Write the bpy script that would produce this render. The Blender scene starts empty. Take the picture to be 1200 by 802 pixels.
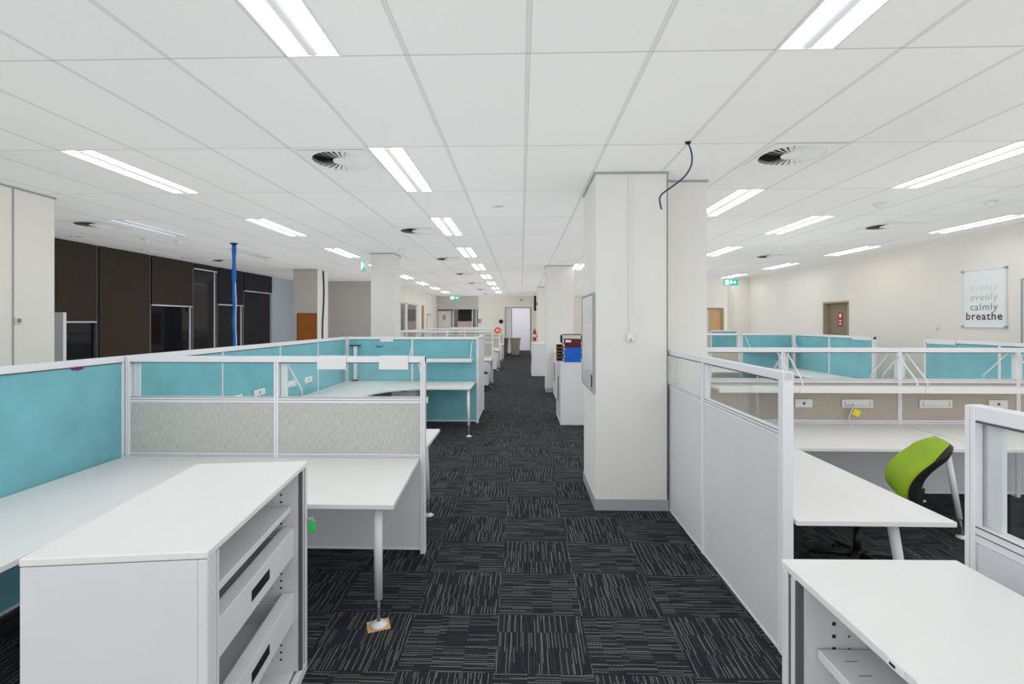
import bpy, bmesh, math, random
from mathutils import Vector, Matrix
random.seed(7)
PI = math.pi
R = math.radians
sc = bpy.context.scene
COL = sc.collection
CEIL = 3.26
HC = 1.82

# ------------------------------------------------------------------ materials
def newmat(name):
    m = bpy.data.materials.new(name)
    m.use_nodes = True
    nt = m.node_tree
    return m, nt, nt.nodes['Principled BSDF']

def pmat(name, col, rough=0.5, metal=0.0, noise=0.0, nscale=8.0, spec=0.5, bump=0.0, bscale=200, stretch=None):
    m, nt, b = newmat(name)
    b.inputs['Base Color'].default_value = (*col, 1)
    b.inputs['Roughness'].default_value = rough
    b.inputs['Metallic'].default_value = metal
    b.inputs['Specular IOR Level'].default_value = spec
    tc = nt.nodes.new('ShaderNodeTexCoord')
    mp = nt.nodes.new('ShaderNodeMapping')
    nt.links.new(tc.outputs['Object'], mp.inputs['Vector'])
    if stretch: mp.inputs['Scale'].default_value = stretch
    if noise > 0:
        n = nt.nodes.new('ShaderNodeTexNoise')
        n.inputs['Scale'].default_value = nscale
        n.inputs['Detail'].default_value = 3
        nt.links.new(mp.outputs[0], n.inputs['Vector'])
        mr = nt.nodes.new('ShaderNodeMapRange')
        mr.inputs['From Min'].default_value = 0.3; mr.inputs['From Max'].default_value = 0.7
        mr.inputs['To Min'].default_value = 1 - noise; mr.inputs['To Max'].default_value = 1 + noise
        nt.links.new(n.outputs['Fac'], mr.inputs['Value'])
        mx = nt.nodes.new('ShaderNodeVectorMath'); mx.operation = 'SCALE'
        mx.inputs[0].default_value = col
        nt.links.new(mr.outputs[0], mx.inputs['Scale'])
        nt.links.new(mx.outputs[0], b.inputs['Base Color'])
    if bump > 0:
        n2 = nt.nodes.new('ShaderNodeTexNoise'); n2.inputs['Scale'].default_value = bscale
        nt.links.new(tc.outputs['Object'], n2.inputs['Vector'])
        bp = nt.nodes.new('ShaderNodeBump'); bp.inputs['Strength'].default_value = bump
        bp.inputs['Distance'].default_value = 0.002
        nt.links.new(n2.outputs['Fac'], bp.inputs['Height'])
        nt.links.new(bp.outputs[0], b.inputs['Normal'])
    return m

def emat(name, col, strength):
    m, nt, b = newmat(name)
    b.inputs['Base Color'].default_value = (*col, 1)
    b.inputs['Emission Color'].default_value = (*col, 1)
    b.inputs['Emission Strength'].default_value = strength
    return m

def glassmat(name, tint=(0.965, 0.98, 0.975), refl=1.0):
    m = bpy.data.materials.new(name); m.use_nodes = True
    nt = m.node_tree; nt.nodes.clear()
    out = nt.nodes.new('ShaderNodeOutputMaterial')
    tr = nt.nodes.new('ShaderNodeBsdfTransparent'); tr.inputs[0].default_value = (*tint, 1)
    gl = nt.nodes.new('ShaderNodeBsdfGlossy'); gl.inputs['Roughness'].default_value = 0.02
    ge = nt.nodes.new('ShaderNodeNewGeometry')
    dt = nt.nodes.new('ShaderNodeVectorMath'); dt.operation = 'DOT_PRODUCT'
    nt.links.new(ge.outputs['Incoming'], dt.inputs[0]); nt.links.new(ge.outputs['Normal'], dt.inputs[1])
    g1 = M(nt, 'SUBTRACT', 1.0, M(nt, 'ABSOLUTE', dt.outputs['Value']))
    fac = M(nt, 'MULTIPLY', M(nt, 'ADD', 0.03, M(nt, 'MULTIPLY', M(nt, 'POWER', g1, 5.0), 0.9)), refl)
    mix = nt.nodes.new('ShaderNodeMixShader')
    nt.links.new(fac, mix.inputs[0])
    nt.links.new(tr.outputs[0], mix.inputs[1]); nt.links.new(gl.outputs[0], mix.inputs[2])
    nt.links.new(mix.outputs[0], out.inputs[0])
    return m

def M(nt, op, a, b=None, c=None):
    n = nt.nodes.new('ShaderNodeMath'); n.operation = op
    for i, v in enumerate((a, b, c)):
        if v is None: continue
        if isinstance(v, (int, float)): n.inputs[i].default_value = v
        else: nt.links.new(v, n.inputs[i])
    return n.outputs[0]

def ceiling_mat():
    m, nt, b = newmat('ceiling_tiles')
    b.inputs['Roughness'].default_value = 0.95
    tc = nt.nodes.new('ShaderNodeTexCoord')
    sp = nt.nodes.new('ShaderNodeSeparateXYZ'); nt.links.new(tc.outputs['Object'], sp.inputs[0])
    gx = M(nt, 'DIVIDE', M(nt, 'SUBTRACT', sp.outputs[0], GX0), GXS)
    gy = M(nt, 'DIVIDE', M(nt, 'SUBTRACT', sp.outputs[1], GY0), GYS)
    dx = M(nt, 'MULTIPLY', M(nt, 'PINGPONG', gx, 0.5), GXS)      # distance to grid line
    dy = M(nt, 'MULTIPLY', M(nt, 'PINGPONG', gy, 0.5), GYS)
    inx = M(nt, 'LESS_THAN', dx, 0.012); iny = M(nt, 'LESS_THAN', dy, 0.0045)
    edge = M(nt, 'MULTIPLY', M(nt, 'LESS_THAN', dx, 0.0145), M(nt, 'GREATER_THAN', dx, 0.0105))
    cell = nt.nodes.new('ShaderNodeCombineXYZ')
    nt.links.new(M(nt, 'FLOOR', gx), cell.inputs[0]); nt.links.new(M(nt, 'FLOOR', gy), cell.inputs[1])
    wn = nt.nodes.new('ShaderNodeTexWhiteNoise'); nt.links.new(cell.outputs[0], wn.inputs['Vector'])
    n = nt.nodes.new('ShaderNodeTexNoise'); n.inputs['Scale'].default_value = 90; n.inputs['Detail'].default_value = 4
    nt.links.new(tc.outputs['Object'], n.inputs['Vector'])
    speck = M(nt, 'MULTIPLY', M(nt, 'SUBTRACT', n.outputs['Fac'], 0.5), 0.06)
    base = M(nt, 'ADD', M(nt, 'ADD', 0.80, M(nt, 'MULTIPLY', wn.outputs['Value'], 0.03)), speck)
    v = M(nt, 'MULTIPLY', base, M(nt, 'SUBTRACT', 1.0, M(nt, 'MULTIPLY', inx, 0.16)))
    v = M(nt, 'MULTIPLY', v, M(nt, 'SUBTRACT', 1.0, M(nt, 'MULTIPLY', edge, 0.22)))
    v = M(nt, 'MULTIPLY', v, M(nt, 'SUBTRACT', 1.0, M(nt, 'MULTIPLY', iny, 0.38)))
    cb = nt.nodes.new('ShaderNodeCombineXYZ')
    nt.links.new(v, cb.inputs[0]); nt.links.new(M(nt, 'MULTIPLY', v, 0.997), cb.inputs[1]); nt.links.new(M(nt, 'MULTIPLY', v, 0.985), cb.inputs[2])
    nt.links.new(cb.outputs[0], b.inputs['Base Color'])
    return m

def carpet_mat():
    m, nt, b = newmat('carpet_tiles')
    b.inputs['Roughness'].default_value = 1.0
    b.inputs['Specular IOR Level'].default_value = 0.15
    tc = nt.nodes.new('ShaderNodeTexCoord')
    sp = nt.nodes.new('ShaderNodeSeparateXYZ'); nt.links.new(tc.outputs['Object'], sp.inputs[0])
    gx = M(nt, 'DIVIDE', M(nt, 'SUBTRACT', sp.outputs[0], -0.14), 0.512)
    gy = M(nt, 'DIVIDE', M(nt, 'SUBTRACT', sp.outputs[1], 2.99), 0.499)
    fx = M(nt, 'FLOOR', gx); fy = M(nt, 'FLOOR', gy)
    ux = M(nt, 'FRACT', gx); uy = M(nt, 'FRACT', gy)
    par = M(nt, 'FLOORED_MODULO', M(nt, 'ADD', fx, fy), 2.0)      # 0 / 1
    inv = M(nt, 'SUBTRACT', 1.0, par)
    across = M(nt, 'ADD', M(nt, 'MULTIPLY', ux, par), M(nt, 'MULTIPLY', uy, inv))
    along = M(nt, 'ADD', M(nt, 'MULTIPLY', uy, par), M(nt, 'MULTIPLY', ux, inv))
    N = 15.0
    def white(x, y, z):
        c = nt.nodes.new('ShaderNodeCombineXYZ')
        for i, q in enumerate((x, y, z)):
            if isinstance(q, (int, float)): c.inputs[i].default_value = q
            else: nt.links.new(q, c.inputs[i])
        w = nt.nodes.new('ShaderNodeTexWhiteNoise'); nt.links.new(c.outputs[0], w.inputs['Vector'])
        return w.outputs['Value']
    tile = M(nt, 'ADD', M(nt, 'MULTIPLY', fx, 17.3), M(nt, 'MULTIPLY', fy, 5.7))
    res = None
    for layer, (nn, segs, th, wid, amp) in enumerate(((15.0, 3.0, 0.22, 0.13, 1.0), (26.0, 4.0, 0.66, 0.20, 0.9), (34.0, 5.0, 0.45, 0.5, 0.10))):
        # lines jump sideways between stretches
        st = M(nt, 'FLOOR', M(nt, 'ADD', M(nt, 'MULTIPLY', along, segs), 0.35 * layer))
        sh = M(nt, 'MULTIPLY', white(st, tile, 3.1 + layer), 0.8)
        q = M(nt, 'ADD', M(nt, 'MULTIPLY', across, nn), sh)
        li = M(nt, 'FLOOR', q); lf = M(nt, 'FRACT', q)
        band = M(nt, 'LESS_THAN', M(nt, 'ABSOLUTE', M(nt, 'SUBTRACT', lf, 0.5)), wid * 0.5)
        rnd = white(li, M(nt, 'ADD', M(nt, 'MULTIPLY', st, 3.3), tile), 7.7 + layer)
        on = M(nt, 'GREATER_THAN', rnd, th)
        off = M(nt, 'FRACT', M(nt, 'ADD', M(nt, 'MULTIPLY', along, 26.0), M(nt, 'MULTIPLY', rnd, 9.0)))
        dash = M(nt, 'ADD', 0.45, M(nt, 'MULTIPLY', M(nt, 'GREATER_THAN', off, 0.25), 0.55))
        r = M(nt, 'MULTIPLY', M(nt, 'MULTIPLY', M(nt, 'MULTIPLY', band, on), dash), M(nt, 'MULTIPLY', M(nt, 'ADD', 0.35, M(nt, 'MULTIPLY', rnd, 0.65)), amp))
        res = r if res is None else M(nt, 'MAXIMUM', res, r)
    n = nt.nodes.new('ShaderNodeTexNoise'); n.inputs['Scale'].default_value = 160; n.inputs['Detail'].default_value = 2
    nt.links.new(tc.outputs['Object'], n.inputs['Vector'])
    fz = M(nt, 'MULTIPLY', M(nt, 'SUBTRACT', n.outputs['Fac'], 0.35), 0.10)
    fac = M(nt, 'MAXIMUM', M(nt, 'ADD', res, fz), 0.0)
    mix = nt.nodes.new('ShaderNodeMix'); mix.data_type = 'RGBA'
    nt.links.new(fac, mix.inputs['Factor'])
    mix.inputs['A'].default_value = (0.012, 0.0145, 0.019, 1)
    mix.inputs['B'].default_value = (0.17, 0.17, 0.155, 1)
    nt.links.new(mix.outputs['Result'], b.inputs['Base Color'])
    return m

def fabric_mat(name, col, amt=0.28):
    m, nt, b = newmat(name)
    b.inputs['Roughness'].default_value = 0.95
    b.inputs['Specular IOR Level'].default_value = 0.2
    tc = nt.nodes.new('ShaderNodeTexCoord')
    mp = nt.nodes.new('ShaderNodeMapping'); mp.inputs['Scale'].default_value = (160, 160, 20)
    nt.links.new(tc.outputs['Object'], mp.inputs['Vector'])
    n = nt.nodes.new('ShaderNodeTexNoise'); n.inputs['Scale'].default_value = 1.0; n.inputs['Detail'].default_value = 3
    nt.links.new(mp.outputs[0], n.inputs['Vector'])
    mr = nt.nodes.new('ShaderNodeMapRange')
    mr.inputs['From Min'].default_value = 0.3; mr.inputs['From Max'].default_value = 0.7
    mr.inputs['To Min'].default_value = 1 - amt; mr.inputs['To Max'].default_value = 1 + amt
    nt.links.new(n.outputs['Fac'], mr.inputs['Value'])
    mx = nt.nodes.new('ShaderNodeVectorMath'); mx.operation = 'SCALE'
    mx.inputs[0].default_value = col
    nt.links.new(mr.outputs[0], mx.inputs['Scale'])
    nt.links.new(mx.outputs[0], b.inputs['Base Color'])
    return m

GX0, GXS = 0.037, 0.655
GY0, GYS = 2.59, 1.357

MAT = dict(
    ceiling=ceiling_mat(), carpet=carpet_mat(),
    wall=pmat('painted_wall', (0.76, 0.735, 0.68), 0.85, noise=0.02, nscale=1.5),
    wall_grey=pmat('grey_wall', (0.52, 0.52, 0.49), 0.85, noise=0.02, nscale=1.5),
    wall_daylit=pmat('daylit_grey_wall', (0.42, 0.47, 0.52), 0.8, noise=0.02, nscale=1.5),  # bluish daylight on the pale left wall is put into its grey
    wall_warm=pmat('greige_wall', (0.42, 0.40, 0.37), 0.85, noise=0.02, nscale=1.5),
    column=pmat('column_paint', (0.70, 0.69, 0.665), 0.7, noise=0.015, nscale=2.5),
    skirt=pmat('grey_skirting', (0.36, 0.36, 0.38), 0.4, noise=0.08, nscale=20, stretch=(1, 1, 8)),
    white=pmat('white_laminate', (0.71, 0.71, 0.705), 0.38, noise=0.012, nscale=5),
    steel_white=pmat('white_powder_coat', (0.64, 0.65, 0.67), 0.35, noise=0.02, nscale=4),
    panel=pmat('pale_grey_panel', (0.62, 0.635, 0.665), 0.42, noise=0.02, nscale=3),
    alu=pmat('white_frame_metal', (0.72, 0.73, 0.76), 0.35, spec=0.5, noise=0.01),
    groove=pmat('dark_groove', (0.10, 0.10, 0.11), 0.6),
    teal=pmat('teal_fabric', (0.175, 0.43, 0.49), 0.95, spec=0.15, noise=0.09, nscale=3.5, bump=0.3, bscale=600),
    fabric=fabric_mat('pale_grey_weave', (0.47, 0.47, 0.44), 0.18),
    fabric_b=fabric_mat('brown_grey_weave', (0.42, 0.38, 0.325), 0.10),
    glass=glassmat('clear_glass'),
    darkglass=pmat('dark_window_glass', (0.006, 0.007, 0.010), 0.05, spec=0.35),
    blind_brown=pmat('brown_blind', (0.048, 0.036, 0.028), 0.9, noise=0.06, nscale=3, spec=0.2),
    blind_grey=pmat('charcoal_blind', (0.030, 0.030, 0.036), 0.9, noise=0.06, nscale=3, spec=0.2),
    black=pmat('black_plastic', (0.012, 0.012, 0.013), 0.4, noise=0.05),
    ceil_metal=pmat('white_vent_metal', (0.80, 0.80, 0.79), 0.6, noise=0.01),
    rodmetal=pmat('dark_steel_rod', (0.22, 0.22, 0.23), 0.3, metal=0.6, noise=0.02),
    rubber=pmat('black_rubber', (0.02, 0.02, 0.02), 0.8, noise=0.05),
    dark=pmat('dark_recess', (0.02, 0.02, 0.022), 0.7),
    green=pmat('green_fabric', (0.27, 0.42, 0.025), 0.75, spec=0.25, noise=0.05, nscale=6, bump=0.3, bscale=500),
    chrome=pmat('chrome', (0.7, 0.7, 0.7), 0.2, metal=1.0, noise=0.02),
    blue=pmat('blue_plastic', (0.005, 0.12, 0.45), 0.4, noise=0.05),
    darkblue=pmat('dark_blue_cable', (0.01, 0.055, 0.10), 0.5, noise=0.1, nscale=20),
    navy=pmat('blue_folder', (0.0, 0.10, 0.50), 0.4, noise=0.05),
    maroon=pmat('maroon_folder', (0.085, 0.006, 0.018), 0.4, noise=0.05),
    wood=pmat('orange_brown_wood', (0.28, 0.085, 0.015), 0.5, noise=0.12, nscale=3, stretch=(10, 10, 1)),
    brownwood=pmat('brown_wood', (0.16, 0.07, 0.03), 0.5, noise=0.15, nscale=6),
    tan=pmat('tan_wood', (0.52, 0.32, 0.16), 0.5, noise=0.08, nscale=3, stretch=(10, 10, 1)),
    taupe=pmat('taupe_door', (0.24, 0.20, 0.14), 0.6, noise=0.03),
    taupe_light=pmat('taupe_door_frame', (0.40, 0.34, 0.26), 0.6, noise=0.03),
    card=pmat('cardboard', (0.55, 0.33, 0.16), 0.8, noise=0.10, nscale=30),
    key=pmat('green_key_tag', (0.02, 0.60, 0.10), 0.35, noise=0.03),
    purple=pmat('purple_pin', (0.22, 0.005, 0.14), 0.35, noise=0.03),
    purple_ink=pmat('purple_ink', (0.10, 0.015, 0.09), 0.6, noise=0.02),
    grey_ink=pmat('grey_purple_ink', (0.18, 0.15, 0.19), 0.6, noise=0.02),
    pale_ink=pmat('pale_grey_ink', (0.45, 0.47, 0.47), 0.6, noise=0.02),
    faint_ink=pmat('faint_grey_ink', (0.62, 0.66, 0.65), 0.6, noise=0.02),
    paper=pmat('poster_paper', (0.76, 0.80, 0.79), 0.4, noise=0.01),
    board=pmat('whiteboard', (0.70, 0.72, 0.73), 0.12, noise=0.04, nscale=5),
    yellow=pmat('yellow_tag', (0.75, 0.62, 0.04), 0.5, noise=0.03),
    exit=emat('exit_green', (0.0, 0.42, 0.30), 0.7),
    exitw=emat('exit_white', (0.8, 1.0, 0.95), 1.3),
    red=pmat('red_paint', (0.50, 0.02, 0.02), 0.4, noise=0.03),
    orange=pmat('orange_red', (0.75, 0.12, 0.04), 0.5, noise=0.05),
    bin=pmat('beige_grey_bin', (0.30, 0.27, 0.21), 0.5, noise=0.03),
    bin_dark=pmat('dark_grey_green_bin', (0.08, 0.09, 0.08), 0.5, noise=0.03),
    grey=pmat('mid_grey', (0.32, 0.33, 0.34), 0.5, noise=0.03),
    pink=pmat('pale_pink_panel', (0.75, 0.52, 0.55), 0.5, noise=0.03),
    cream=pmat('cream_laminate', (0.72, 0.68, 0.57), 0.5, noise=0.02),
    fridge=pmat('fridge_white', (0.68, 0.65, 0.60), 0.3, noise=0.02),
    lilac=pmat('lilac_white_wall', (0.80, 0.79, 0.84), 0.7, noise=0.02),
    vent_dark=pmat('vent_dark', (0.025, 0.025, 0.025), 0.8),
)
ES = 6.5
LAMP = {}
for nm, c in dict(neutral=(1, 0.985, 0.97), cool=(0.90, 0.95, 1.0), warm=(1.0, 0.88, 0.72), pinkish=(1.0, 0.93, 0.90)).items():
    LAMP[nm] = emat('lamp_diffuser_' + nm, c, ES)
    LAMP[nm + '_mid'] = emat('lamp_cover_' + nm, tuple(v * 0.97 for v in c), 0.30)
    LAMP[nm + '_mid'].node_tree.nodes['Principled BSDF'].inputs['Base Color'].default_value = (0.5, 0.5, 0.5, 1)
LAMP['off'] = pmat('unlit_diffuser', (0.72, 0.72, 0.72), 0.4, noise=0.02)
LAMP['off_mid'] = LAMP['off']
LAMP['dim'] = emat('dim_diffuser', (0.85, 0.92, 1.0), 0.45)
LAMP['soft'] = emat('soft_diffuser', (0.95, 0.96, 1.0), 3.2)
LAMP['dim_mid'] = LAMP['off']

# ------------------------------------------------------------------ mesh helpers
class MB:
    def __init__(s): s.bm = bmesh.new()
    def box(s, x0, x1, y0, y1, z0, z1, bev=0.0, rot=None, seg=1):
        g = bmesh.ops.create_cube(s.bm, size=1.0)
        vs = g['verts']
        c = Vector(((x0 + x1) / 2, (y0 + y1) / 2, (z0 + z1) / 2))
        mt = Matrix.Diagonal((abs(x1 - x0), abs(y1 - y0), abs(z1 - z0), 1))
        if rot: mt = rot.to_4x4() @ mt
        bmesh.ops.transform(s.bm, matrix=Matrix.Translation(c) @ mt, verts=vs)
        if bev > 0:
            es = list({e for v in vs for e in v.link_edges})
            bmesh.ops.bevel(s.bm, geom=es, offset=bev, segments=seg, affect='EDGES', profile=0.5)
        return s
    def tube(s, pts, r, n=12, caps=True):
        pts = [Vector(p) for p in pts]
        rr = r if isinstance(r, (list, tuple)) else [r] * len(pts)
        rings = []
        up = None
        for i, p in enumerate(pts):
            d = (pts[min(i + 1, len(pts) - 1)] - pts[max(i - 1, 0)]).normalized()
            if up is None:
                a = Vector((0, 0, 1)) if abs(d.z) < 0.9 else Vector((1, 0, 0))
                up = (a - d * a.dot(d)).normalized()
            else:
                up = (up - d * up.dot(d)).normalized()
            sd = d.cross(up)
            rings.append([s.bm.verts.new(p + (up * math.cos(2 * PI * k / n) + sd * math.sin(2 * PI * k / n)) * rr[i]) for k in range(n)])
        for a, b in zip(rings, rings[1:]):
            for k in range(n):
                f = s.bm.faces.new((a[k], a[(k + 1) % n], b[(k + 1) % n], b[k])); f.smooth = True
        if caps:
            s.bm.faces.new(rings[0][::-1]); s.bm.faces.new(rings[-1])
        return s
    def lathe(s, prof, cx=0, cy=0, n=24):
        rings = []
        for r, z in prof:
            rings.append([s.bm.verts.new((cx + r * math.cos(2 * PI * k / n), cy + r * math.sin(2 * PI * k / n), z)) for k in range(n)])
        for a, b in zip(rings, rings[1:]):
            for k in range(n):
                f = s.bm.faces.new((a[k], a[(k + 1) % n], b[(k + 1) % n], b[k])); f.smooth = True
        s.bm.faces.new(rings[0][::-1]); s.bm.faces.new(rings[-1])
        return s
    def prism(s, pts, z0, z1, bev=0.0):
        vs = [s.bm.verts.new((x, y, z0)) for x, y in pts]
        f = s.bm.faces.new(vs)
        g = bmesh.ops.extrude_face_region(s.bm, geom=[f])
        nv = [v for v in g['geom'] if isinstance(v, bmesh.types.BMVert)]
        bmesh.ops.translate(s.bm, vec=(0, 0, z1 - z0), verts=nv)
        if bev > 0:
            es = [e for e in {e for v in vs + nv for e in v.link_edges} if abs(e.verts[0].co.z - e.verts[1].co.z) < 1e-6]
            bmesh.ops.bevel(s.bm, geom=es, offset=bev, segments=1, affect='EDGES')
        return s
    def quad(s, a, b, c, d):
        s.bm.faces.new([s.bm.verts.new(p) for p in (a, b, c, d)]); return s
    def grid(s, fn, nu, nv, thick=0):
        vs = [[s.bm.verts.new(fn(i / nu, j / nv)) for j in range(nv + 1)] for i in range(nu + 1)]
        for i in range(nu):
            for j in range(nv):
                f = s.bm.faces.new((vs[i][j], vs[i + 1][j], vs[i + 1][j + 1], vs[i][j + 1])); f.smooth = True
        return s

def obj(name, mb, mat, parent=None, label=None):
    bm = mb.bm
    bmesh.ops.recalc_face_normals(bm, faces=bm.faces[:])
    me = bpy.data.meshes.new(name)
    bm.to_mesh(me); bm.free()
    me.materials.append(MAT[mat] if isinstance(mat, str) else mat)
    o = bpy.data.objects.new(name, me)
    COL.objects.link(o)
    if parent is not None: o.parent = parent
    if label: o['label'] = label
    return o

def tag(o, label, cat, group=None):
    o['label'] = label; o['category'] = cat; o['kind'] = 'thing'
    if group: o['group'] = group
    return o

def thing(name, label, cat, loc=(0, 0, 0), rotz=0.0, group=None):
    o = bpy.data.objects.new(name, None); COL.objects.link(o)
    o.empty_display_size = 0.1
    o.location = loc; o.rotation_euler = (0, 0, rotz)
    return tag(o, label, cat, group)

def struct(name, mb, mat, parent=None, label=None):
    o = obj(name, mb, mat, parent, label)
    if parent is None: o['kind'] = 'structure'
    return o

def kids(o): return [c for c in bpy.data.objects if c.parent == o]
def copy_tree(o, parent=None):
    c = o.copy(); COL.objects.link(c)
    if parent is not None: c.parent = parent
    for ch in kids(o): copy_tree(ch, c)
    return c
def dup(o, loc, rotz, label):
    c = copy_tree(o); c.location = loc; c.rotation_euler = (0, 0, rotz); c['label'] = label
    return c

# ------------------------------------------------------------------ camera
PHI = math.atan(0.0265)
cam = bpy.data.cameras.new('camera'); co = bpy.data.objects.new('camera', cam); COL.objects.link(co)
co.location = (0, 0, HC); co.rotation_euler = (PI / 2, 0, PHI)
cam.sensor_width = 36; cam.lens = 565 / 1200 * 36
cam.shift_x = 4 / 1200; cam.shift_y = -24 / 1200
cam.clip_start = 0.05
sc.camera = co

# ------------------------------------------------------------------ lights layout
A_ROWS = [1.233 + 2.714 * k for k in range(9)]
lights = []   # x0, x1, y0, y1, kind, label
ORD = ['nearest', 'second nearest', 'third nearest', 'fourth nearest', 'fifth nearest', 'sixth nearest', 'seventh nearest', 'eighth nearest', 'ninth nearest']
def addrow(x0, ys, kinds, rowname, group):
    for i, (y, k) in enumerate(zip(ys, kinds)):
        nm = (ORD[i] if len(ys) > 1 else 'the only one') + ' in ' + rowname if len(ys) > 1 else rowname
        lights.append((x0, x0 + 0.30, y, y + GYS, k, 'recessed twin-strip ceiling light, ' + nm, group))
XA = GX0 - 2 * GXS
addrow(XA, A_ROWS, ['cool', 'pinkish', 'pinkish', 'cool', 'neutral', 'cool', 'neutral', 'warm', 'warm'], 'the row over the left of the aisle', 'ceiling lights over the aisle')
XB = GX0 - 6 * GXS
addrow(XB, [3.947 + 2.714 * k for k in range(8)], ['neutral', 'neutral', 'neutral', 'neutral', 'neutral', 'neutral', 'warm', 'warm'], 'the row over the teal spine screen', 'ceiling lights over the left workstations')
XC = -5.88
addrow(XC, [6.66, 9.374], ['dim', 'off'], 'the dim row by the blue cable pole', 'dim ceiling lights near the dark windows')
XD = -7.72
addrow(XD, [6.66, 9.374], ['off', 'off'], 'the unlit row beside the dark windows', 'unlit ceiling lights along the dark windows')
XE = GX0 + 2 * GXS
addrow(XE, [1.233, 12.09], ['cool', 'warm'], 'the row over the right edge of the aisle', 'ceiling lights over the right of the aisle')
XF = GX0 + 4 * GXS - 0.30
addrow(XF, [GY0 + 2 * GYS], ['neutral'], 'cut off by the right edge of the white pier', 'ceiling lights behind the pier')
XG = GX0 + 6 * GXS
addrow(XG, [3.947 + 2.714 * k for k in range(4)], ['pinkish', 'neutral', 'neutral', 'neutral'], 'the middle row over the right workstations', 'ceiling lights over the right workstations')
XH = GX0 + 10 * GXS
addrow(XH, [6.66 + 2.714 * k for k in range(4)], ['cool', 'warm', 'neutral', 'neutral'], 'the row beside the beige right wall', 'ceiling lights along the beige wall')

# ------------------------------------------------------------------ shell
XL, XR = -8.1, 7.47
YB, YF = -3.5, 27.5
struct('floor', MB().box(XL - 0.3, 9.0, YB - 0.2, 32, -0.10, 0.0), 'carpet')
# ceiling: cells, with an opening at each recessed light and vent
vents = [(-1.60, 4.29), (-1.66, 7.65), (-1.70, 11.1), (-1.72, 14.6), (-1.72, 18.1), (-1.72, 21.6), (-1.72, 25.0),
         (2.34, 4.24), (5.53, 7.45), (5.50, 10.8), (5.30, 14.3), (-6.35, 7.04), (-7.05, 11.3)]
VR = 0.285
holes = [(a, b, c, d) for a, b, c, d, *_ in lights] + [(x - VR, x + VR, y - VR, y + VR) for x, y in vents]
xs = sorted({round(v, 4) for h in holes for v in h[:2]} | {XL - 0.3, 9.0})
ys = sorted({round(v, 4) for h in holes for v in h[2:]} | {YB - 0.2, 32.0})
mb = MB()
for j in range(len(ys) - 1):
    yc = (ys[j] + ys[j + 1]) / 2
    run = None
    for i in range(len(xs) - 1):
        xc = (xs[i] + xs[i + 1]) / 2
        hole = any(a < xc < b and c < yc < d for a, b, c, d in holes)
        if hole:
            if run is not None: mb.quad((run, ys[j], CEIL), (xs[i], ys[j], CEIL), (xs[i], ys[j + 1], CEIL), (run, ys[j + 1], CEIL)); run = None
        elif run is None: run = xs[i]
    if run is not None: mb.quad((run, ys[j], CEIL), (xs[-1], ys[j], CEIL), (xs[-1], ys[j + 1], CEIL), (run, ys[j + 1], CEIL))
ceil = struct('ceiling', mb, 'ceiling')
obj('slab', MB().box(XL - 0.3, 9.0, YB - 0.2, 32, CEIL + 0.25, CEIL + 0.35), 'wall', ceil)
struct('wall_back', MB().box(XL, XL + 2.0, YB - 0.1, YB, 0, CEIL).box(5.5, XR, YB - 0.1, YB, 0, CEIL).box(XL + 2, 5.5, YB - 0.1, YB, 0, 0.3), 'wall')
# added unseen window behind the camera, put in for fill daylight
mb = MB()
for i in range(7):
    x = XL + 2 + i * (7.6 + 4.0) / 6.0
    mb.box(x - 0.03, x + 0.03, YB - 0.08, YB - 0.02, 0.3, CEIL)
struct('window_1', mb, 'alu')

# dark window wall, left
struct('wall_left', MB().box(XL - 0.1, XL, YB, 17.2, 0, CEIL).box(XL, -5.42, YB, 4.2, 0, CEIL), 'wall_grey')
# right wall with door niche
DY0, DY1, DZ = 11.20, 12.15, 2.30
struct('wall_right', MB().box(XR, XR + 0.15, YB, DY0, 0, CEIL).box(XR, XR + 0.15, DY1, 16.0, 0, CEIL).box(XR, XR + 0.15, DY0, DY1, DZ, CEIL), 'wall')
d = struct('door_1', MB().box(XR + 0.10, XR + 0.14, DY0, DY1, 0.005, DZ), 'taupe')
obj('door_frame', MB().box(XR - 0.012, XR + 0.10, DY1 - 0.05, DY1 - 0.002, 0, DZ).box(XR - 0.012, XR + 0.10, DY0 + 0.002, DY0 + 0.03, 0, DZ).box(XR - 0.012, XR + 0.10, DY0 + 0.03, DY1 - 0.05, DZ - 0.04, DZ - 0.002), 'taupe_light', d)
obj('handle', MB().box(XR + 0.05, XR + 0.10, DY1 - 0.18, DY1 - 0.06, 1.02, 1.05, 0.005), 'chrome', d)
sg = thing('fire_equipment_sign', 'small red and white fire sign on the taupe door in the beige wall', 'sign', (XR + 0.095, 11.64, 1.70))
obj('sign_board', MB().box(-0.004, 0.004, -0.075, 0.075, 0.0, 0.34, 0.001), 'red', sg)
for z0, z1 in ((0.22, 0.30), (0.05, 0.08), (0.12, 0.15)):
    obj('pictogram', MB().box(-0.006, -0.004, -0.035, 0.035, z0, z1), 'paper', sg)
# pilaster and far right
struct('wall_right_pilaster', MB().box(6.97, 8.2, 16.0, 16.5, 0, CEIL), 'wall')
struct('wall_right_far', MB().box(4.9, 9.0, 18.0, 18.12, 2.30, CEIL).box(7.45, 9.0, 18.0, 18.12, 0, 2.3).box(4.9, 6.1, 18.0, 18.12, 0, 2.3).box(4.9, 5.02, 18.12, YF, 0, CEIL), 'wall')
d = struct('door_2', MB().box(6.97, 7.42, 18.04, 18.09, 0.005, 2.27), 'tan')
obj('side_panel', MB().box(6.13, 6.96, 18.04, 18.09, 0.005, 2.27), 'wall_grey', d)
obj('door_frame', MB().box(6.10, 7.45, 17.98, 18.0, 2.27, 2.32).box(7.42, 7.46, 17.98, 18.0, 0, 2.27), 'taupe', d)
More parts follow.
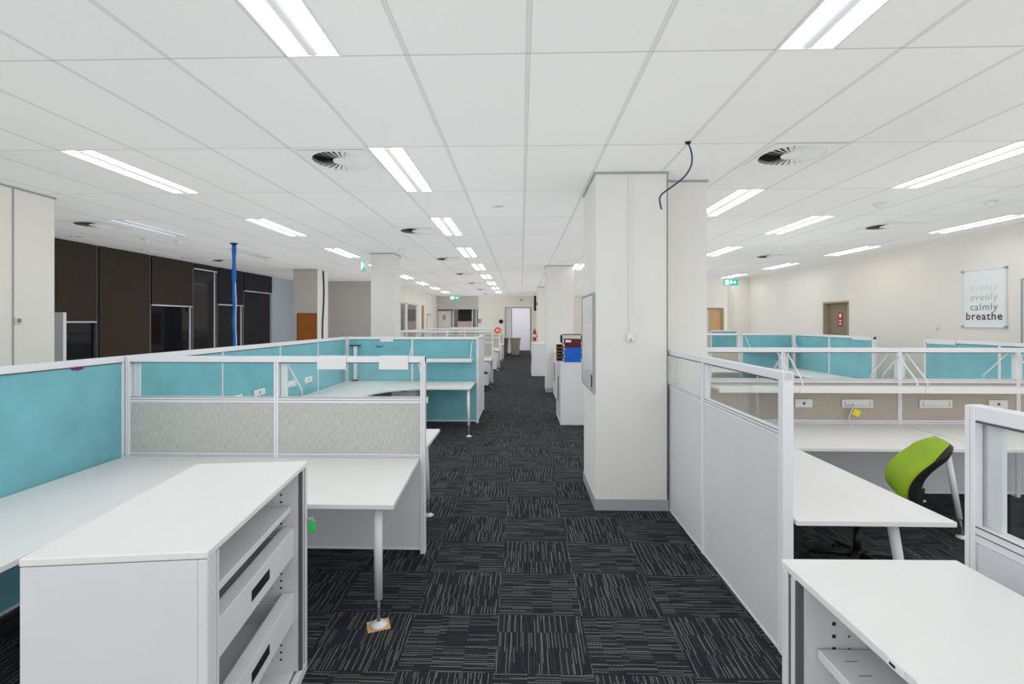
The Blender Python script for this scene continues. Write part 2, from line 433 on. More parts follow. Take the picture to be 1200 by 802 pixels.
# greige wall behind the left columns, glazed office wall
struct('wall_left_far', MB().box(XL, -4.85, 17.1, 17.25, 0, CEIL), 'wall_warm')
WX = -4.85
struct('wall_glazed_office', MB().box(WX - 0.12, WX, 17.25, 18.3, 0, CEIL).box(WX - 0.12, WX, 18.3, 25.6, 2.62, CEIL).box(WX - 0.12, WX, 18.3, 22.6, 0, 0.9)
       .box(WX - 0.12, WX, 22.6, 23.3, 0, 2.62).box(WX - 0.12, WX, 24.0, 24.6, 0, 2.62).box(WX - 0.12, WX, 24.6, 25.6, 2.2, 2.62).box(WX - 0.12, WX, 25.6, YF + 2.5, 0, CEIL), 'wall')
w = struct('window_2', MB().box(WX - 0.10, WX - 0.02, 18.3, 18.36, 0.9, 2.62).box(WX - 0.10, WX - 0.02, 20.3, 20.5, 0.9, 2.62).box(WX - 0.10, WX - 0.02, 22.5, 22.6, 0.9, 2.62).box(WX - 0.10, WX - 0.02, 18.3, 22.6, 2.57, 2.62), 'alu')
obj('pane', MB().box(WX - 0.065, WX - 0.055, 18.36, 20.3, 0.9, 2.57), 'glass', w)
obj('pane', MB().box(WX - 0.065, WX - 0.055, 20.5, 22.5, 0.9, 2.57), 'glass', w)
w = struct('window_3', MB().box(WX - 0.10, WX - 0.02, 23.3, 23.34, 0, 2.62).box(WX - 0.10, WX - 0.02, 23.96, 24.0, 0, 2.62), 'tan')
obj('pane', MB().box(WX - 0.065, WX - 0.055, 23.34, 23.96, 0, 2.62), 'glass', w)
d = struct('door_3', MB().box(WX - 0.08, WX - 0.03, 24.64, 25.56, 0.005, 2.17), 'lilac')
obj('door_frame', MB().box(WX - 0.02, WX + 0.02, 24.6, 24.72, 0, 2.2).box(WX - 0.02, WX + 0.02, 24.6, 25.6, 2.17, 2.22), 'tan', d)
struct('wall_office_interior', MB().box(WX - 3.2, WX - 3.1, 17.25, 25.6, 0, CEIL).box(WX - 3.1, WX - 0.12, 25.5, 25.6, 0, CEIL), 'wall_warm')
# far wall with doorway and kitchen recess
FX0, FX1 = -0.90, 0.52
struct('wall_far', MB().box(-2.47, FX0, YF, YF + 0.12, 0, CEIL).box(FX1, 4.9, YF, YF + 0.12, 0, CEIL).box(FX0, FX1, YF, YF + 0.12, 2.60, CEIL).box(-2.47, -2.37, YF + 0.12, YF + 2.4, 0, CEIL), 'wall')
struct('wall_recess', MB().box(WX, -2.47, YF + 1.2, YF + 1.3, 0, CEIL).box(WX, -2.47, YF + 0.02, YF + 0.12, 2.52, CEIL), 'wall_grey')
struct('wall_far_room', MB().box(-2.3, 2.3, YF + 3.0, YF + 3.1, 0, CEIL).box(-1.6, -1.5, YF + 0.12, YF + 3.0, 0, CEIL).box(1.5, 1.6, YF + 0.12, YF + 3.0, 0, CEIL), 'lilac')
d = struct('door_4', MB().box(FX0 + 0.04, FX0 + 0.36, YF + 0.03, YF + 0.07, 0.005, 2.56), 'panel')
obj('door_frame', MB().box(FX0 - 0.04, FX0 + 0.03, YF - 0.02, YF, 0, 2.60).box(FX1 - 0.03, FX1 + 0.05, YF - 0.02, YF, 0, 2.60).box(FX0 - 0.04, FX1 + 0.05, YF - 0.02, YF, 2.58, 2.64).box(FX0 + 0.33, FX0 + 0.37, YF, YF + 0.03, 0, 2.56), 'grey', d)
fl = thing('ceiling_light', 'bright ceiling light inside the far doorway room', 'ceiling light', (0, YF + 1.5, CEIL))
obj('frame', MB().box(-0.65, 0.65, -0.65, 0.65, -0.03, 0.0, 0.005), 'alu', fl)
obj('diffuser', MB().box(-0.6, 0.6, -0.6, 0.6, -0.036, -0.031), LAMP['soft'], fl)

# skirtings
struct('baseboard_right', MB().box(XR - 0.012, XR, YB, DY0, 0, 0.10).box(XR - 0.012, XR, DY1, 16.0, 0, 0.10), 'skirt')
struct('baseboard_far', MB().box(-2.47, FX0 - 0.05, YF - 0.012, YF, 0, 0.10).box(FX1 + 0.06, 4.9, YF - 0.012, YF, 0, 0.10), 'skirt')

# columns
def column(name, x0, x1, y0, y1, mat='column', skirt=True):
    c = struct(name, MB().box(x0, x1, y0, y1, 0, CEIL, 0.004), mat)
    if skirt:
        obj('skirting', MB().box(x0 - 0.008, x1 + 0.008, y0 - 0.008, y1 + 0.008, 0, 0.11, 0.002), 'skirt', c)
    obj('shadow_gap', MB().box(x0 - 0.01, x1 + 0.01, y0 - 0.01, y1 + 0.01, CEIL - 0.02, CEIL - 0.001), 'grey', c)
    return c
near_col = column('column', 0.715, 1.405, 4.67, 5.53)
pier = column('column', 1.405, 1.89, 4.96, 5.6, skirt=False)
column('column', 0.64, 1.34, 12.4, 13.1)
column('column', 0.70, 1.35, 20.0, 20.6, 'wall')
column('column', -3.16, -2.67, 10.05, 10.6, skirt=False)
column('column', -6.27, -5.60, 13.1, 13.8, 'wall_warm', skirt=False)
column('column', -6.1, -5.42, 4.2, 5.46, 'wall', skirt=False)
# joint strip on the near left column and painted-in bright side of the left column
struct('trim_1', MB().box(-5.42, -5.413, 4.99, 5.005, 0, CEIL), 'grey')
# lighter skin: brighter light on the left column's aisle side put into colour
struct('lit_side_skin', MB().box(-5.60, -5.59, 13.1, 13.8, 0, CEIL), 'wall')

# dark window wall : mullions, glass, blinds
bays = [(6.4, 8.9, 1.82, 'blind_brown'), (8.9, 10.2, 0.05, 'blind_brown'), (10.2, 11.56, 2.19, 'blind_brown'),
        (11.56, 12.5, 3.13, 'blind_grey'), (12.5, 13.7, 2.28, 'blind_grey'), (13.7, 15.3, 2.72, 'blind_grey')]
bl = ['brown roller blind half down at the near end of the dark windows', 'brown roller blind drawn fully down in the dark window wall',
      'brown roller blind half down above glass full of reflections', 'charcoal roller blind rolled nearly up over tall dark glass',
      'charcoal roller blind half down behind the blue cable pole', 'charcoal roller blind slightly lowered at the far end of the windows']
for i, (y0, y1, zb, mt) in enumerate(bays):
    w = struct('window_%d' % (i + 4), MB().box(XL, XL + 0.07, y0, y0 + 0.05, 0, CEIL - 0.01), 'groove')
    obj('pane', MB().box(XL + 0.005, XL + 0.02, y0 + 0.05, y1, 0.0, CEIL - 0.02), 'darkglass', w)
    if i in (2, 3, 4):
        obj('mullion', MB().box(XL + 0.02, XL + 0.045, y1 - 0.045, y1 - 0.02, 0, zb), 'alu', w)
    t = thing('roller_blind', bl[i], 'blind', (XL + 0.10, (y0 + y1) / 2, zb), 0, 'roller blinds of the dark window wall')
    h = (y1 - y0) / 2 - 0.035
    obj('blind_fabric', MB().box(-0.004, 0.004, -h, h, 0, CEIL - 0.01 - zb), mt, t)
    obj('bottom_rail', MB().tube([(0, -h, -0.01), (0, h, -0.01)], 0.016, 8), 'alu', t)
struct('wall_left_pale', MB().box(XL, XL + 0.05, 15.36, 17.1, 0, CEIL), 'wall_daylit')

# ------------------------------------------------------------------ ceiling fixtures
def make_light(x0, x1, y0, y1, kind, label, group):
    cx, cy = (x0 + x1) / 2, (y0 + y1) / 2
    t = thing('ceiling_light', label, 'ceiling light', (cx, cy, CEIL), 0, group)
    w, l = (x1 - x0) / 2, (y1 - y0) / 2
    f = MB()
    f.box(-w, -w + 0.012, -l, l, -0.004, 0.05).box(w - 0.012, w, -l, l, -0.004, 0.05)
    f.box(-w + 0.012, w - 0.012, -l, -l + 0.012, -0.004, 0.05).box(-w + 0.012, w - 0.012, l - 0.012, l, -0.004, 0.05)
    f.box(-w, w, -l, l, 0.05, 0.06)
    obj('housing', f, 'white', t)
    for s in (-1, 1):
        a, b = sorted((s * (w - 0.014), s * 0.042))
        obj('diffuser', MB().box(a, b, -l + 0.014, l - 0.014, 0.012, 0.02), LAMP[kind], t)
    m = MB()
    n = 8
    prof = [(0.04 * math.cos(PI * k / n), 0.02 - 0.032 * math.sin(PI * k / n)) for k in range(n + 1)]
    rows = [[m.bm.verts.new((x, y, z)) for x, z in prof] for y in (-l + 0.03, l - 0.03)]
    for k in range(n):
        fc = m.bm.faces.new((rows[0][k], rows[0][k + 1], rows[1][k + 1], rows[1][k])); fc.smooth = True
    m.bm.faces.new(rows[0]); m.bm.faces.new(rows[1][::-1])
    obj('lamp_cover', m, LAMP[kind + '_mid'], t)
for L in lights: make_light(*L)

def make_vent():
    t = thing('ceiling_vent', '', 'air vent', (0, 0, CEIL), 0, 'round swirl air vents in the ceiling')
    o = MB()
    n = 48; r0 = 0.262
    # square plate with round hole
    def sq(a):
        c, s_ = math.cos(a), math.sin(a); k = 0.295 / max(abs(c), abs(s_)); return c * k, s_ * k
    A = [o.bm.verts.new((r0 * math.cos(2 * PI * i / n), r0 * math.sin(2 * PI * i / n), -0.004)) for i in range(n)]
    B = [o.bm.verts.new((*sq(2 * PI * i / n), -0.004)) for i in range(n)]
    A2 = [o.bm.verts.new((v.co.x, v.co.y, 0.03)) for v in A]
    for i in range(n):
        j = (i + 1) % n
        o.bm.faces.new((A[i], A[j], B[j], B[i])); o.bm.faces.new((A[i], A2[i], A2[j], A[j]))
    obj('plate', o, 'ceil_metal', t)
    obj('hub', MB().lathe([(0.085, -0.006), (0.085, 0.004)], n=24), 'ceil_metal', t)
    b = MB(); nb = 30
    for i in range(nb):
        a = 2 * PI * i / nb
        rd = Vector((math.cos(a), math.sin(a), 0)); tg = Vector((-math.sin(a), math.cos(a), 0))
        al = R(18)
        # blades rise clockwise so that those on the left open towards the viewer
        ac = -tg * math.cos(al) + Vector((0, 0, 1)) * math.sin(al)
        p = []
        for r_, w_ in ((0.083, 0.010), (0.262, 0.026)):
            p.append((rd * r_ - ac * w_ * 0.9, rd * r_ + ac * w_ * 0.9))
        off = Vector((0, 0, 0.003))
        v = [p[0][0] + off, p[0][1] + off, p[1][1] + off, p[1][0] + off]
        b.quad(*v)
    obj('blades', b, 'ceil_metal', t)
    obj('dark_box', MB().lathe([(0.28, 0.031), (0.28, 0.12)], n=24), 'vent_dark', t)
    return t
vent = make_vent()
vlab = ['nearest to the camera above the left workstations', 'second nearest in the aisle row', 'third nearest in the aisle row', 'fourth nearest in the aisle row',
        'fifth nearest in the aisle row', 'sixth nearest in the aisle row', 'farthest in the aisle row', 'nearest one right of the white column',
        'over the middle of the right workstations', 'second nearest in the right-hand row', 'third nearest in the right-hand row',
        'beside the near left column', 'beyond the blue cable pole by the dark blinds']
for i, (x, y) in enumerate(vents):
    o = vent if i == 0 else copy_tree(vent)
    o.location = (x, y, CEIL); o['label'] = 'round swirl ceiling air vent, ' + vlab[i]

det = thing('smoke_detector', 'white smoke detector hanging under the ceiling left of the blue cable pole', 'smoke detector', (-6.09, 8.43, CEIL), 0, 'smoke detectors')
obj('body', MB().lathe([(0.055, 0.0), (0.055, -0.03), (0.04, -0.055), (0.02, -0.07)]), 'white', det)
obj('base_ring', MB().lathe([(0.07, 0.0), (0.07, -0.01)]), 'alu', det)
dup(det, (-6.52, 8.22, CEIL), 0, 'white smoke detector under the ceiling nearest to the dark blinds')
dup(det, (4.35, 5.98, CEIL), 0, 'white smoke detector on the ceiling left of the long right wall lights')
dup(det, (5.6, 5.9, CEIL), 0, 'white smoke detector on the ceiling near the right frame edge')
dup(det, (-2.40, 9.55, CEIL), 0, 'white smoke detector on the ceiling above the thin left column')
dup(det, (-5.75, 10.75, CEIL), 0, 'white smoke detector on the ceiling left of the greige column')
sp = thing('ceiling_sensor', 'small square white sensor plate on the ceiling above the aisle', 'sensor', (-0.29, 6.0, CEIL))
obj('plate', MB().box(-0.075, 0.075, -0.055, 0.055, -0.008, 0.0, 0.002), 'white', sp)
obj('lens', MB().box(-0.035, -0.01, -0.012, 0.012, -0.012, -0.008).box(0.01, 0.035, -0.012, 0.012, -0.012, -0.008), 'grey', sp)

# exit signs
def exit_sign(x, y, z, w, rz, label, double=True):
    t = thing('exit_sign', label, 'exit sign', (x, y, z), rz, 'green exit signs')
    h = 0.20
    obj('casing', MB().box(-w / 2, w / 2, -0.03, 0.03, 0, h, 0.004), 'alu', t)
    obj('face', MB().box(-w / 2 + 0.01, w / 2 - 0.01, -0.034, -0.031, 0.01, h - 0.01), 'exit', t)
    p = MB()
    # pale door panel with runner
    p.box(-w / 2 + 0.05, -w / 2 + 0.15, -0.037, -0.035, 0.03, h - 0.03)
    obj('door_pictogram', p, 'exitw', t)
    r = MB()
    ox = -w / 2 + 0.21
    def bar(x0, z0, x1, z1, th):
        d = Vector((x1 - x0, 0, z1 - z0)); L_ = d.length; a = math.atan2(d.z, d.x)
        r.box((x0 + x1) / 2 - L_ / 2, (x0 + x1) / 2 + L_ / 2, -0.037, -0.035, (z0 + z1) / 2 - th / 2, (z0 + z1) / 2 + th / 2, rot=Matrix.Rotation(-a, 3, 'Y'))
    bar(ox, 0.09, ox + 0.01, 0.14, 0.03); bar(ox, 0.09, ox - 0.04, 0.05, 0.018); bar(ox, 0.09, ox + 0.04, 0.06, 0.018)
    bar(ox + 0.01, 0.135, ox - 0.035, 0.11, 0.014); bar(ox + 0.01, 0.135, ox + 0.05, 0.115, 0.014)
    r.box(ox + 0.008, ox + 0.036, -0.037, -0.035, 0.148, 0.176)
    # arrow
    ax = w / 2 - 0.13
    bar(ax - 0.05, 0.10, ax + 0.05, 0.10, 0.022); bar(ax + 0.05, 0.10, ax + 0.01, 0.14, 0.02); bar(ax + 0.05, 0.10, ax + 0.01, 0.06, 0.02)
    obj('running_figure_and_arrow', r, 'exitw', t)
    obj('hanger', MB().box(-w / 4 - 0.006, -w / 4 + 0.006, -0.006, 0.006, h, CEIL - z).box(w / 4 - 0.006, w / 4 + 0.006, -0.006, 0.006, h, CEIL - z), 'alu', t)
    return t
exit_sign(6.3, 14.7, 2.90, 0.44, 0, 'green running man exit sign hanging beyond the right workstations')
exit_sign(-3.62, 26.0, 3.0, 0.50, 0, 'green running man exit sign hanging before the far kitchen recess')
exit_sign(-3.20, 9.75, 2.86, 0.44, R(-62), 'green running man exit sign seen edge on beside the thin left column')

# ------------------------------------------------------------------ screens
def screen(label, x0, y0, rotz, mods, bands, group=None, t=0.05, top=1.545, endposts=(True, True), postw=0.036, channels=False, bottom=0.03, outlets=None, chside=1):
    """local: runs along +x from 0, thickness centred on y, -y is the front"""
    o = thing('office_partition', label, 'partition', (x0, y0, 0), rotz, group)
    L = sum(mods)
    h = t / 2
    xs_ = [0]
    for m in mods: xs_.append(xs_[-1] + m)
    obj('rail', MB().box(0, L, -h, h, top - 0.048, top, 0.003), 'alu', o)
    zz = []
    for (z0, z1, k) in bands: zz.append((z0, z1))
    # horizontal rails between bands
    bs = sorted(bands, key=lambda b: b[0])
    for a, b in zip(bs, bs[1:]):
        obj('rail', MB().box(0.002, L - 0.002, -h + 0.001, h - 0.001, a[1], b[0], 0.002), 'alu', o)
    obj('rail', MB().box(0.002, L - 0.002, -h + 0.001, h - 0.001, bottom, bs[0][0], 0.002), 'alu', o)
    gr = MB()
    gr.box(0.002, L - 0.002, -h - 0.001, h + 0.001, top - 0.054, top - 0.049)
    for a, b in zip(bs, bs[1:]):
        zc = b[0] - 0.004
        gr.box(0.002, L - 0.002, -h - 0.0005, h + 0.0005, (a[1] + b[0]) / 2 - 0.0015, (a[1] + b[0]) / 2 + 0.0015)
        if b[2] == 'glass': gr.box(0.002, L - 0.002, -h - 0.0005, h + 0.0005, b[0] - 0.005, b[0] - 0.001)
    obj('gasket', gr, 'groove', o)
    for i, x in enumerate(xs_):
        if i == 0 and not endposts[0]: continue
        if i == len(xs_) - 1 and not endposts[1]: continue
        pw = postw / 2
        xc = x
        if i == 0: xc = x + pw
        if i == len(xs_) - 1: xc = x - pw
        obj('post', MB().box(xc - pw, xc - 0.001, -h - 0.004, h + 0.004, 0.0, top - 0.002 - 0.046 * (0 < i < len(xs_) - 1), 0.002).box(xc + 0.001, xc + pw, -h - 0.004, h + 0.004, 0.0, top - 0.002 - 0.046 * (0 < i < len(xs_) - 1), 0.002), 'alu', o)
    names = dict(glass='glass_pane', teal='teal_panel', fabric='fabric_panel', fabric_b='fabric_panel', panel='lower_panel', white='white_panel')
    for i in range(len(mods)):
        a = xs_[i] + postw / 2; b = xs_[i + 1] - postw / 2
        if i == 0: a = xs_[i] + postw * (1 if endposts[0] else 0)
        if i == len(mods) - 1: b = xs_[i + 1] - postw * (1 if endposts[1] else 0)
        for (z0, z1, k) in bands:
            if k == 'glass':
                obj('glass_pane', MB().box(a, b, -0.003, 0.003, z0, z1), 'glass', o)
                if channels:
                    cc = a + 0.005
                    obj('mounting_channel', MB().box(cc, cc + 0.05, chside * 0.006 if chside > 0 else -h + 0.004, h - 0.004 if chside > 0 else -0.006, z0, z1), 'alu', o)
            else:
                th = h - 0.006 if k != 'panel' else h - 0.004
                obj(names[k], MB().box(a, b, -th, th, z0, z1, 0.002), {'white': 'panel'}.get(k, k), o)
    for it in (outlets or []):
        ox, oz, ow, oh = it[:4]
        side = it[4] if len(it) > 4 else -1
        ys_ = sorted((side * (h - 0.004), side * (h + 0.012)))
        p = obj('power_outlet', MB().box(ox - ow / 2, ox + ow / 2, ys_[0], ys_[1], oz - oh / 2, oz + oh / 2, 0.003), 'white', o)
        ss = MB()
        y1_ = side * (h + 0.013)
        y2_ = side * (h + 0.016)
        ya, yb = sorted((y1_, y2_))
        if ow > 0.25: ss.box(ox - ow / 2 + 0.03, ox + ow / 2 - 0.03, ya, yb, oz - oh / 2 + 0.02, oz - oh / 2 + 0.024).box(ox - ow / 2 + 0.03, ox - ow / 2 + 0.034, ya, yb, oz - oh / 2 + 0.02, oz + oh / 2 - 0.02).box(ox + ow / 2 - 0.034, ox + ow / 2 - 0.03, ya, yb, oz - oh / 2 + 0.02, oz + oh / 2 - 0.02)
        else: ss.box(ox - 0.012, ox + 0.012, ya, yb, oz - 0.012, oz + 0.012)
        obj('socket', ss, 'groove' if ow <= 0.25 else 'grey', p)
    return o

GL = (1.222, 1.491, 'glass')
UP = [(0.05, 0.752, 'panel'), (0.777, 1.177, 'fabric'), GL]
UPB = [(0.05, 0.752, 'panel'), (0.79, 1.18, 'fabric_b'), GL]
FULLT = [(0.05, 1.491, 'teal')]
# --- left cluster
XS = -3.18
# transverse glazed screen (front of photo)
screen('grey weave screen with clear glass top behind the near white desk', XS + 0.03, 3.78, 0, [1.215, 1.18], UP, 'screens', channels=True)
# teal spine, four panels along the left
spine = screen('long teal fabric screen running along the left workstations', XS, 8.60, -PI / 2, [1.19, 1.18, 1.22, 1.27, 1.25, 1.25], FULLT, 'screens', postw=0.02,
       outlets=[(8.60 - 5.24, 0.97, 0.24, 0.07, 1), (8.60 - 5.72, 0.97, 0.24, 0.075, 1), (8.60 - 6.50, 0.965, 0.30, 0.085, 1), (8.60 - 7.05, 0.96, 0.24, 0.085, 1)])
# back teal
screen('teal fabric screen closing the far end of the left bay', XS + 0.03, 8.64, 0, [1.19, 1.19], FULLT, 'screens')
# aisle end panel
screen('plain white end screen beside the aisle behind the teal bay', -0.80, 8.68, PI / 2, [1.30], [(0.05, 0.78, 'white'), (0.80, 1.491, 'white')], 'screens')
# --- right cluster
screen('white panelled screen with glass top running from the pier along the aisle', 1.445, 4.94, -PI / 2, [1.12, 1.17], [(0.02, 1.177, 'panel'), GL], 'screens', channels=True, postw=0.05, bottom=0.0, chside=-1)
rs = screen('long brown weave screen with glass top behind the right-hand desks', 1.92, 5.15, 0, [0.82, 1.20, 1.20, 1.22], UPB, 'screens', postw=0.04, channels=True,
       outlets=[(2.95 - 1.92, 0.965, 0.18, 0.085), (3.50 - 1.92, 0.965, 0.32, 0.085), (4.30 - 1.92, 0.965, 0.33, 0.085), (4.93 - 1.92, 0.965, 0.19, 0.085)])
screen('near white screen with glass pane cut off by the right frame edge', 1.503, 1.645, -PI / 2, [0.60, 0.9], [(0.02, 1.10, 'panel'), (1.155, 1.485, 'glass')], 'screens', channels=True, bottom=0.0, chside=1)
# right cluster beyond
screen('teal screen beyond the right workstations, left of the gap', 6.36, 11.35, -PI / 2, [1.25, 1.25], FULLT, 'screens')
screen('teal screen beyond the right workstations, right of the gap', 6.36, 7.76, -PI / 2, [1.2, 1.2], FULLT, 'screens')
screen('teal cross screen meeting the far end of the right teal screen', 5.12, 11.40, 0, [1.20], FULLT, 'screens')
screen('brown weave cross screen with glass top beside the far right teal screens', 2.7, 11.40, 0, [1.2, 1.2], UPB, 'screens')
screen('small teal screen far off before the tan door', 6.05, 15.6, 0, [0.85], FULLT, 'screens')
# far left clusters
for i, (y, lab) in enumerate(((14.3, 'first'), (18.9, 'second'), (23.2, 'last'))):
    screen('brown weave cross screen beside the aisle, %s beyond the teal bay' % lab, -3.59, y, 0, [1.375, 1.375], UPB, 'screens')
screen('long glass topped screen seen just above the far teal screen', -3.62, 20.3, -PI / 2, [1.9, 1.9, 1.9, 1.9], UPB, 'screens')

# name plates and pin
def plate(x, y, rz, w, drop, h, label):
    # hooks over a screen whose centre line passes through (x, y)
    t = thing('name_plate', label, 'name plate', (x, y, 1.545), rz, 'blank name plates hanging on screen tops')
    obj('plate', MB().box(-w / 2, w / 2, -0.034, -0.0302, -drop - h, -drop, 0.001), 'white', t)
    obj('hook', MB().box(-w / 2, w / 2, -0.034, -0.0302, -drop, 0.001).box(-w / 2, w / 2, -0.034, 0.034, 0.001, 0.004).box(-w / 2, w / 2, 0.0302, 0.034, -0.03, 0.001), 'alu', t)
plate(-1.49, 3.78, 0, 0.23, 0.03, 0.07, 'blank white name plate on the near glass screen, nearer its middle post')
plate(-1.00, 3.78, 0, 0.23, 0.03, 0.07, 'blank white name plate on the near glass screen, nearer the aisle')
plate(-2.42, 8.64, 0, 0.24, 0.0, 0.09, 'blank white name plate on top of the far teal screen')
plate(6.36, 9.14, -PI / 2, 0.50, 0.0, 0.07, 'blank white name plate at the end of the left distant teal screen')
plate(6.36, 7.45, -PI / 2, 0.50, 0.0, 0.07, 'blank white name plate at the end of the right distant teal screen')
pin = thing('push_pin', 'purple push pins stuck in the near teal screen below its top rail', 'push pin', (XS + 0.02, 3.34, 1.485))
mbp = MB(); mbp.tube([(0, 0, 0), (0.018, 0, 0)], 0.013, 10)
obj('head', mbp, 'purple', pin)
mbp = MB(); mbp.tube([(0, 0.03, 0.002), (0.018, 0.03, 0.002)], 0.011, 10); mbp.tube([(0, -0.028, 0.002), (0.016, -0.028, 0.002)], 0.009, 10)
obj('side_heads', mbp, 'purple', pin)

# shelves on screens
def shelf(label, x0, x1, ybase, side, z=1.135, depth=0.30, posts=None, board_mat='white'):
    """board hung off a transverse screen; side -1 = towards the camera"""
    t = thing('screen_shelf', label, 'shelf', (0, 0, 0), 0, 'shelves hung on the screens')
    ya, yb = sorted((ybase, ybase + side * depth))
    obj('board', MB().box(x0, x1, ya, yb, z, z + 0.022, 0.003), board_mat, t)
    fy = ybase + side * depth
    a, b = sorted((fy, fy + side * 0.012))
    obj('front_lip', MB().box(x0, x1, a, b, z - 0.018, z + 0.04, 0.003), board_mat, t)
    for px in (posts or [x0 + 0.02, x1 - 0.02]):
        m = MB()
        m.tube([(px, ybase + side * 0.008, 1.49), (px, ybase + side * (depth - 0.03), z + 0.10), (px, ybase + side * (depth - 0.015), z + 0.02)], 0.0075, 8)
        obj('support_rod', m, 'alu', t)
    return t
shelf('white shelf on the left part of the right brown weave screen', 1.95, 2.732, 5.12, -1, posts=[2.68])
shelf('white shelf above the green chair on the right brown weave screen', 2.735, 3.938, 5.12, -1, posts=[2.78, 3.89])
shelf('white shelf at the right frame edge on the brown weave screen', 3.941, 5.13, 5.12, -1, posts=[3.99, 5.09])
shelf('white shelf behind the glass of the right screen, second from the pier', 2.76, 3.90, 5.18, 1)
shelf('white shelf behind the glass of the right screen, third from the pier', 3.99, 5.12, 5.18, 1)
shelf('white shelf behind the right half of the near left glass screen', -1.90, -0.80, 3.81, 1)
shelf('white shelf on the right half of the far teal screen', -1.96, -0.86, 8.61, -1)
shelf('white shelf on the small far cross teal screen', 5.18, 6.28, 11.37, -1)

# ------------------------------------------------------------------ desks
def leg(parent, x, y, top, dx=0.0, dy=0.0, r=0.024, foot=0.045):
    m = MB()
    k = 0.22
    tp = Vector((x, y, top)); ft = Vector((x + dx, y + dy, 0.0))
    mid = ft.lerp(tp, k)
    m.tube([mid, tp], [r * 0.9, r], 16)
    l = obj('leg', m, 'steel_white', parent)
    obj('adjuster_rod', MB().tube([ft + Vector((0, 0, 0.012)), mid], 0.010, 10), 'rodmetal', l)
    obj('foot', MB().lathe([(foot, 0.001), (foot, 0.008), (foot * 0.5, 0.016), (0.012, 0.024)], ft.x, ft.y, 20), 'steel_white', l)
    return l

def desk(label, pts, legs, z=0.75, th=0.028, group='white desks'):
    t = thing('desk', label, 'desk', (pts[0][0], pts[0][1], 0), 0, group)
    ox, oy = pts[0]
    loc = [(a - ox, b - oy) for a, b in pts]
    obj('desktop', MB().prism(loc, z - th, z, 0.002), 'white', t)
    for lg in legs:
        x, y = lg[0] - ox, lg[1] - oy
        leg(t, x, y, z - th, *(lg[2:] if len(lg) > 2 else ()))
    return t
# near left L desk
def arc(cx, cy, r, a0, a1, n=8):
    return [(cx + r * math.cos(R(a0 + (a1 - a0) * i / n)), cy + r * math.sin(R(a0 + (a1 - a0) * i / n))) for i in range(n + 1)]
xi = XS + 0.03
desk('L-shaped white desk behind the near open cabinet', [(xi, 1.06), (-2.27, 1.06), (-2.27, 2.3)] + arc(-1.77, 2.29, 0.5, 180, 90)[1:-1] + [(-1.75, 2.79), (-0.745, 2.79), (-0.80, 3.748), (xi, 3.748)],
     [(-0.86, 2.87, 0.005, 0.0, 0.027, 0.05), (-2.36, 1.15)])
desk('L-shaped white desk just behind the near grey weave screen', [(xi, 3.812), (-0.81, 3.812), (-0.81, 4.78), (-1.75, 4.78)] + arc(-1.75, 5.3, 0.52, 270, 180)[1:-1] + [(-2.27, 5.4), (-2.27, 6.15), (xi, 6.15)],
     [(-0.89, 4.45, 0.02, 0.05), (-2.36, 6.05)])
desk('curved white corner desk in the far corner of the teal bay', [(xi, 6.17), (-2.27, 6.17), (-2.27, 6.75)] + arc(-1.42, 6.87, 0.85, 180, 90, 12)[1:-1] + [(-1.40, 7.72), (-0.82, 7.72), (-0.82, 8.61), (xi, 8.61)],
     [(-0.86, 7.78, 0.03, -0.17), (-2.36, 6.27)])
# right desks
desk('L-shaped white desk along the glass topped aisle screen', [(1.475, 2.63), (2.32, 2.63), (2.32, 4.14), (3.93, 4.14), (3.93, 5.12), (1.475, 5.12)] if False else
     [(1.48, 2.63), (2.32, 2.63), (2.32, 4.14), (3.93, 4.14), (3.93, 5.118), (1.90, 5.118), (1.90, 4.94), (1.48, 4.94)],
     [(2.06, 2.74, 0.14, 0.03, 0.027, 0.05), (3.62, 4.2, 0.09, -0.05, 0.024, 0.05)])
desk('white desk along the brown screen at the right frame edge', [(3.95, 4.14), (5.3, 4.14), (5.3, 5.118), (3.95, 5.118)], [(5.2, 4.22), (4.05, 5.0)])
desk('white desk on the far side of the right brown screen', [(1.95, 5.182), (5.3, 5.182), (5.3, 6.1), (1.95, 6.1)], [(5.2, 6.0), (2.05, 6.0)])
desk('white desk along the left distant teal screen', [(5.5, 8.85), (6.33, 8.85), (6.33, 10.4), (5.5, 10.4)], [(5.6, 8.95), (5.6, 10.3)])
desk('white desk along the brown cross screen in the right distance', [(2.75, 10.45), (6.33, 10.45), (6.33, 11.37), (2.75, 11.37)], [(2.85, 10.55), (5.1, 10.55)])
desk('white desk along the right distant teal screen', [(5.5, 5.3), (6.33, 5.3), (6.33, 7.6), (5.5, 7.6)], [(5.6, 5.4), (5.6, 7.5)])
for i, (y, lab) in enumerate(((14.26, 'first'), (18.86, 'second'), (23.16, 'last'))):
    desk('white desk jutting to the aisle in the left distance, %s beyond the chair' % lab, [(-3.55, y - 0.93), (-0.84, y - 0.93), (-0.84, y), (-3.55, y)], [(-0.90, y - 0.85, 0.02, -0.05), (-3.4, y - 0.85)])

# cable & yellow tag at right socket
cb = thing('power_cable', 'white power cable with yellow tag hanging from the right socket strip', 'cable', (3.40, 5.10, 0.75))
obj('cord', MB().tube([(0.03, -0.01, 0.215), (0.03, -0.04, 0.20), (0.0, -0.045, 0.16), (-0.015, -0.03, 0.08), (-0.02, -0.03, 0.004)], 0.006, 8), 'white', cb)
obj('tag', MB().box(0.0, 0.075, -0.065, -0.058, 0.10, 0.165, 0.002, rot=Matrix.Rotation(R(25), 3, 'Y')), 'yellow', cb)
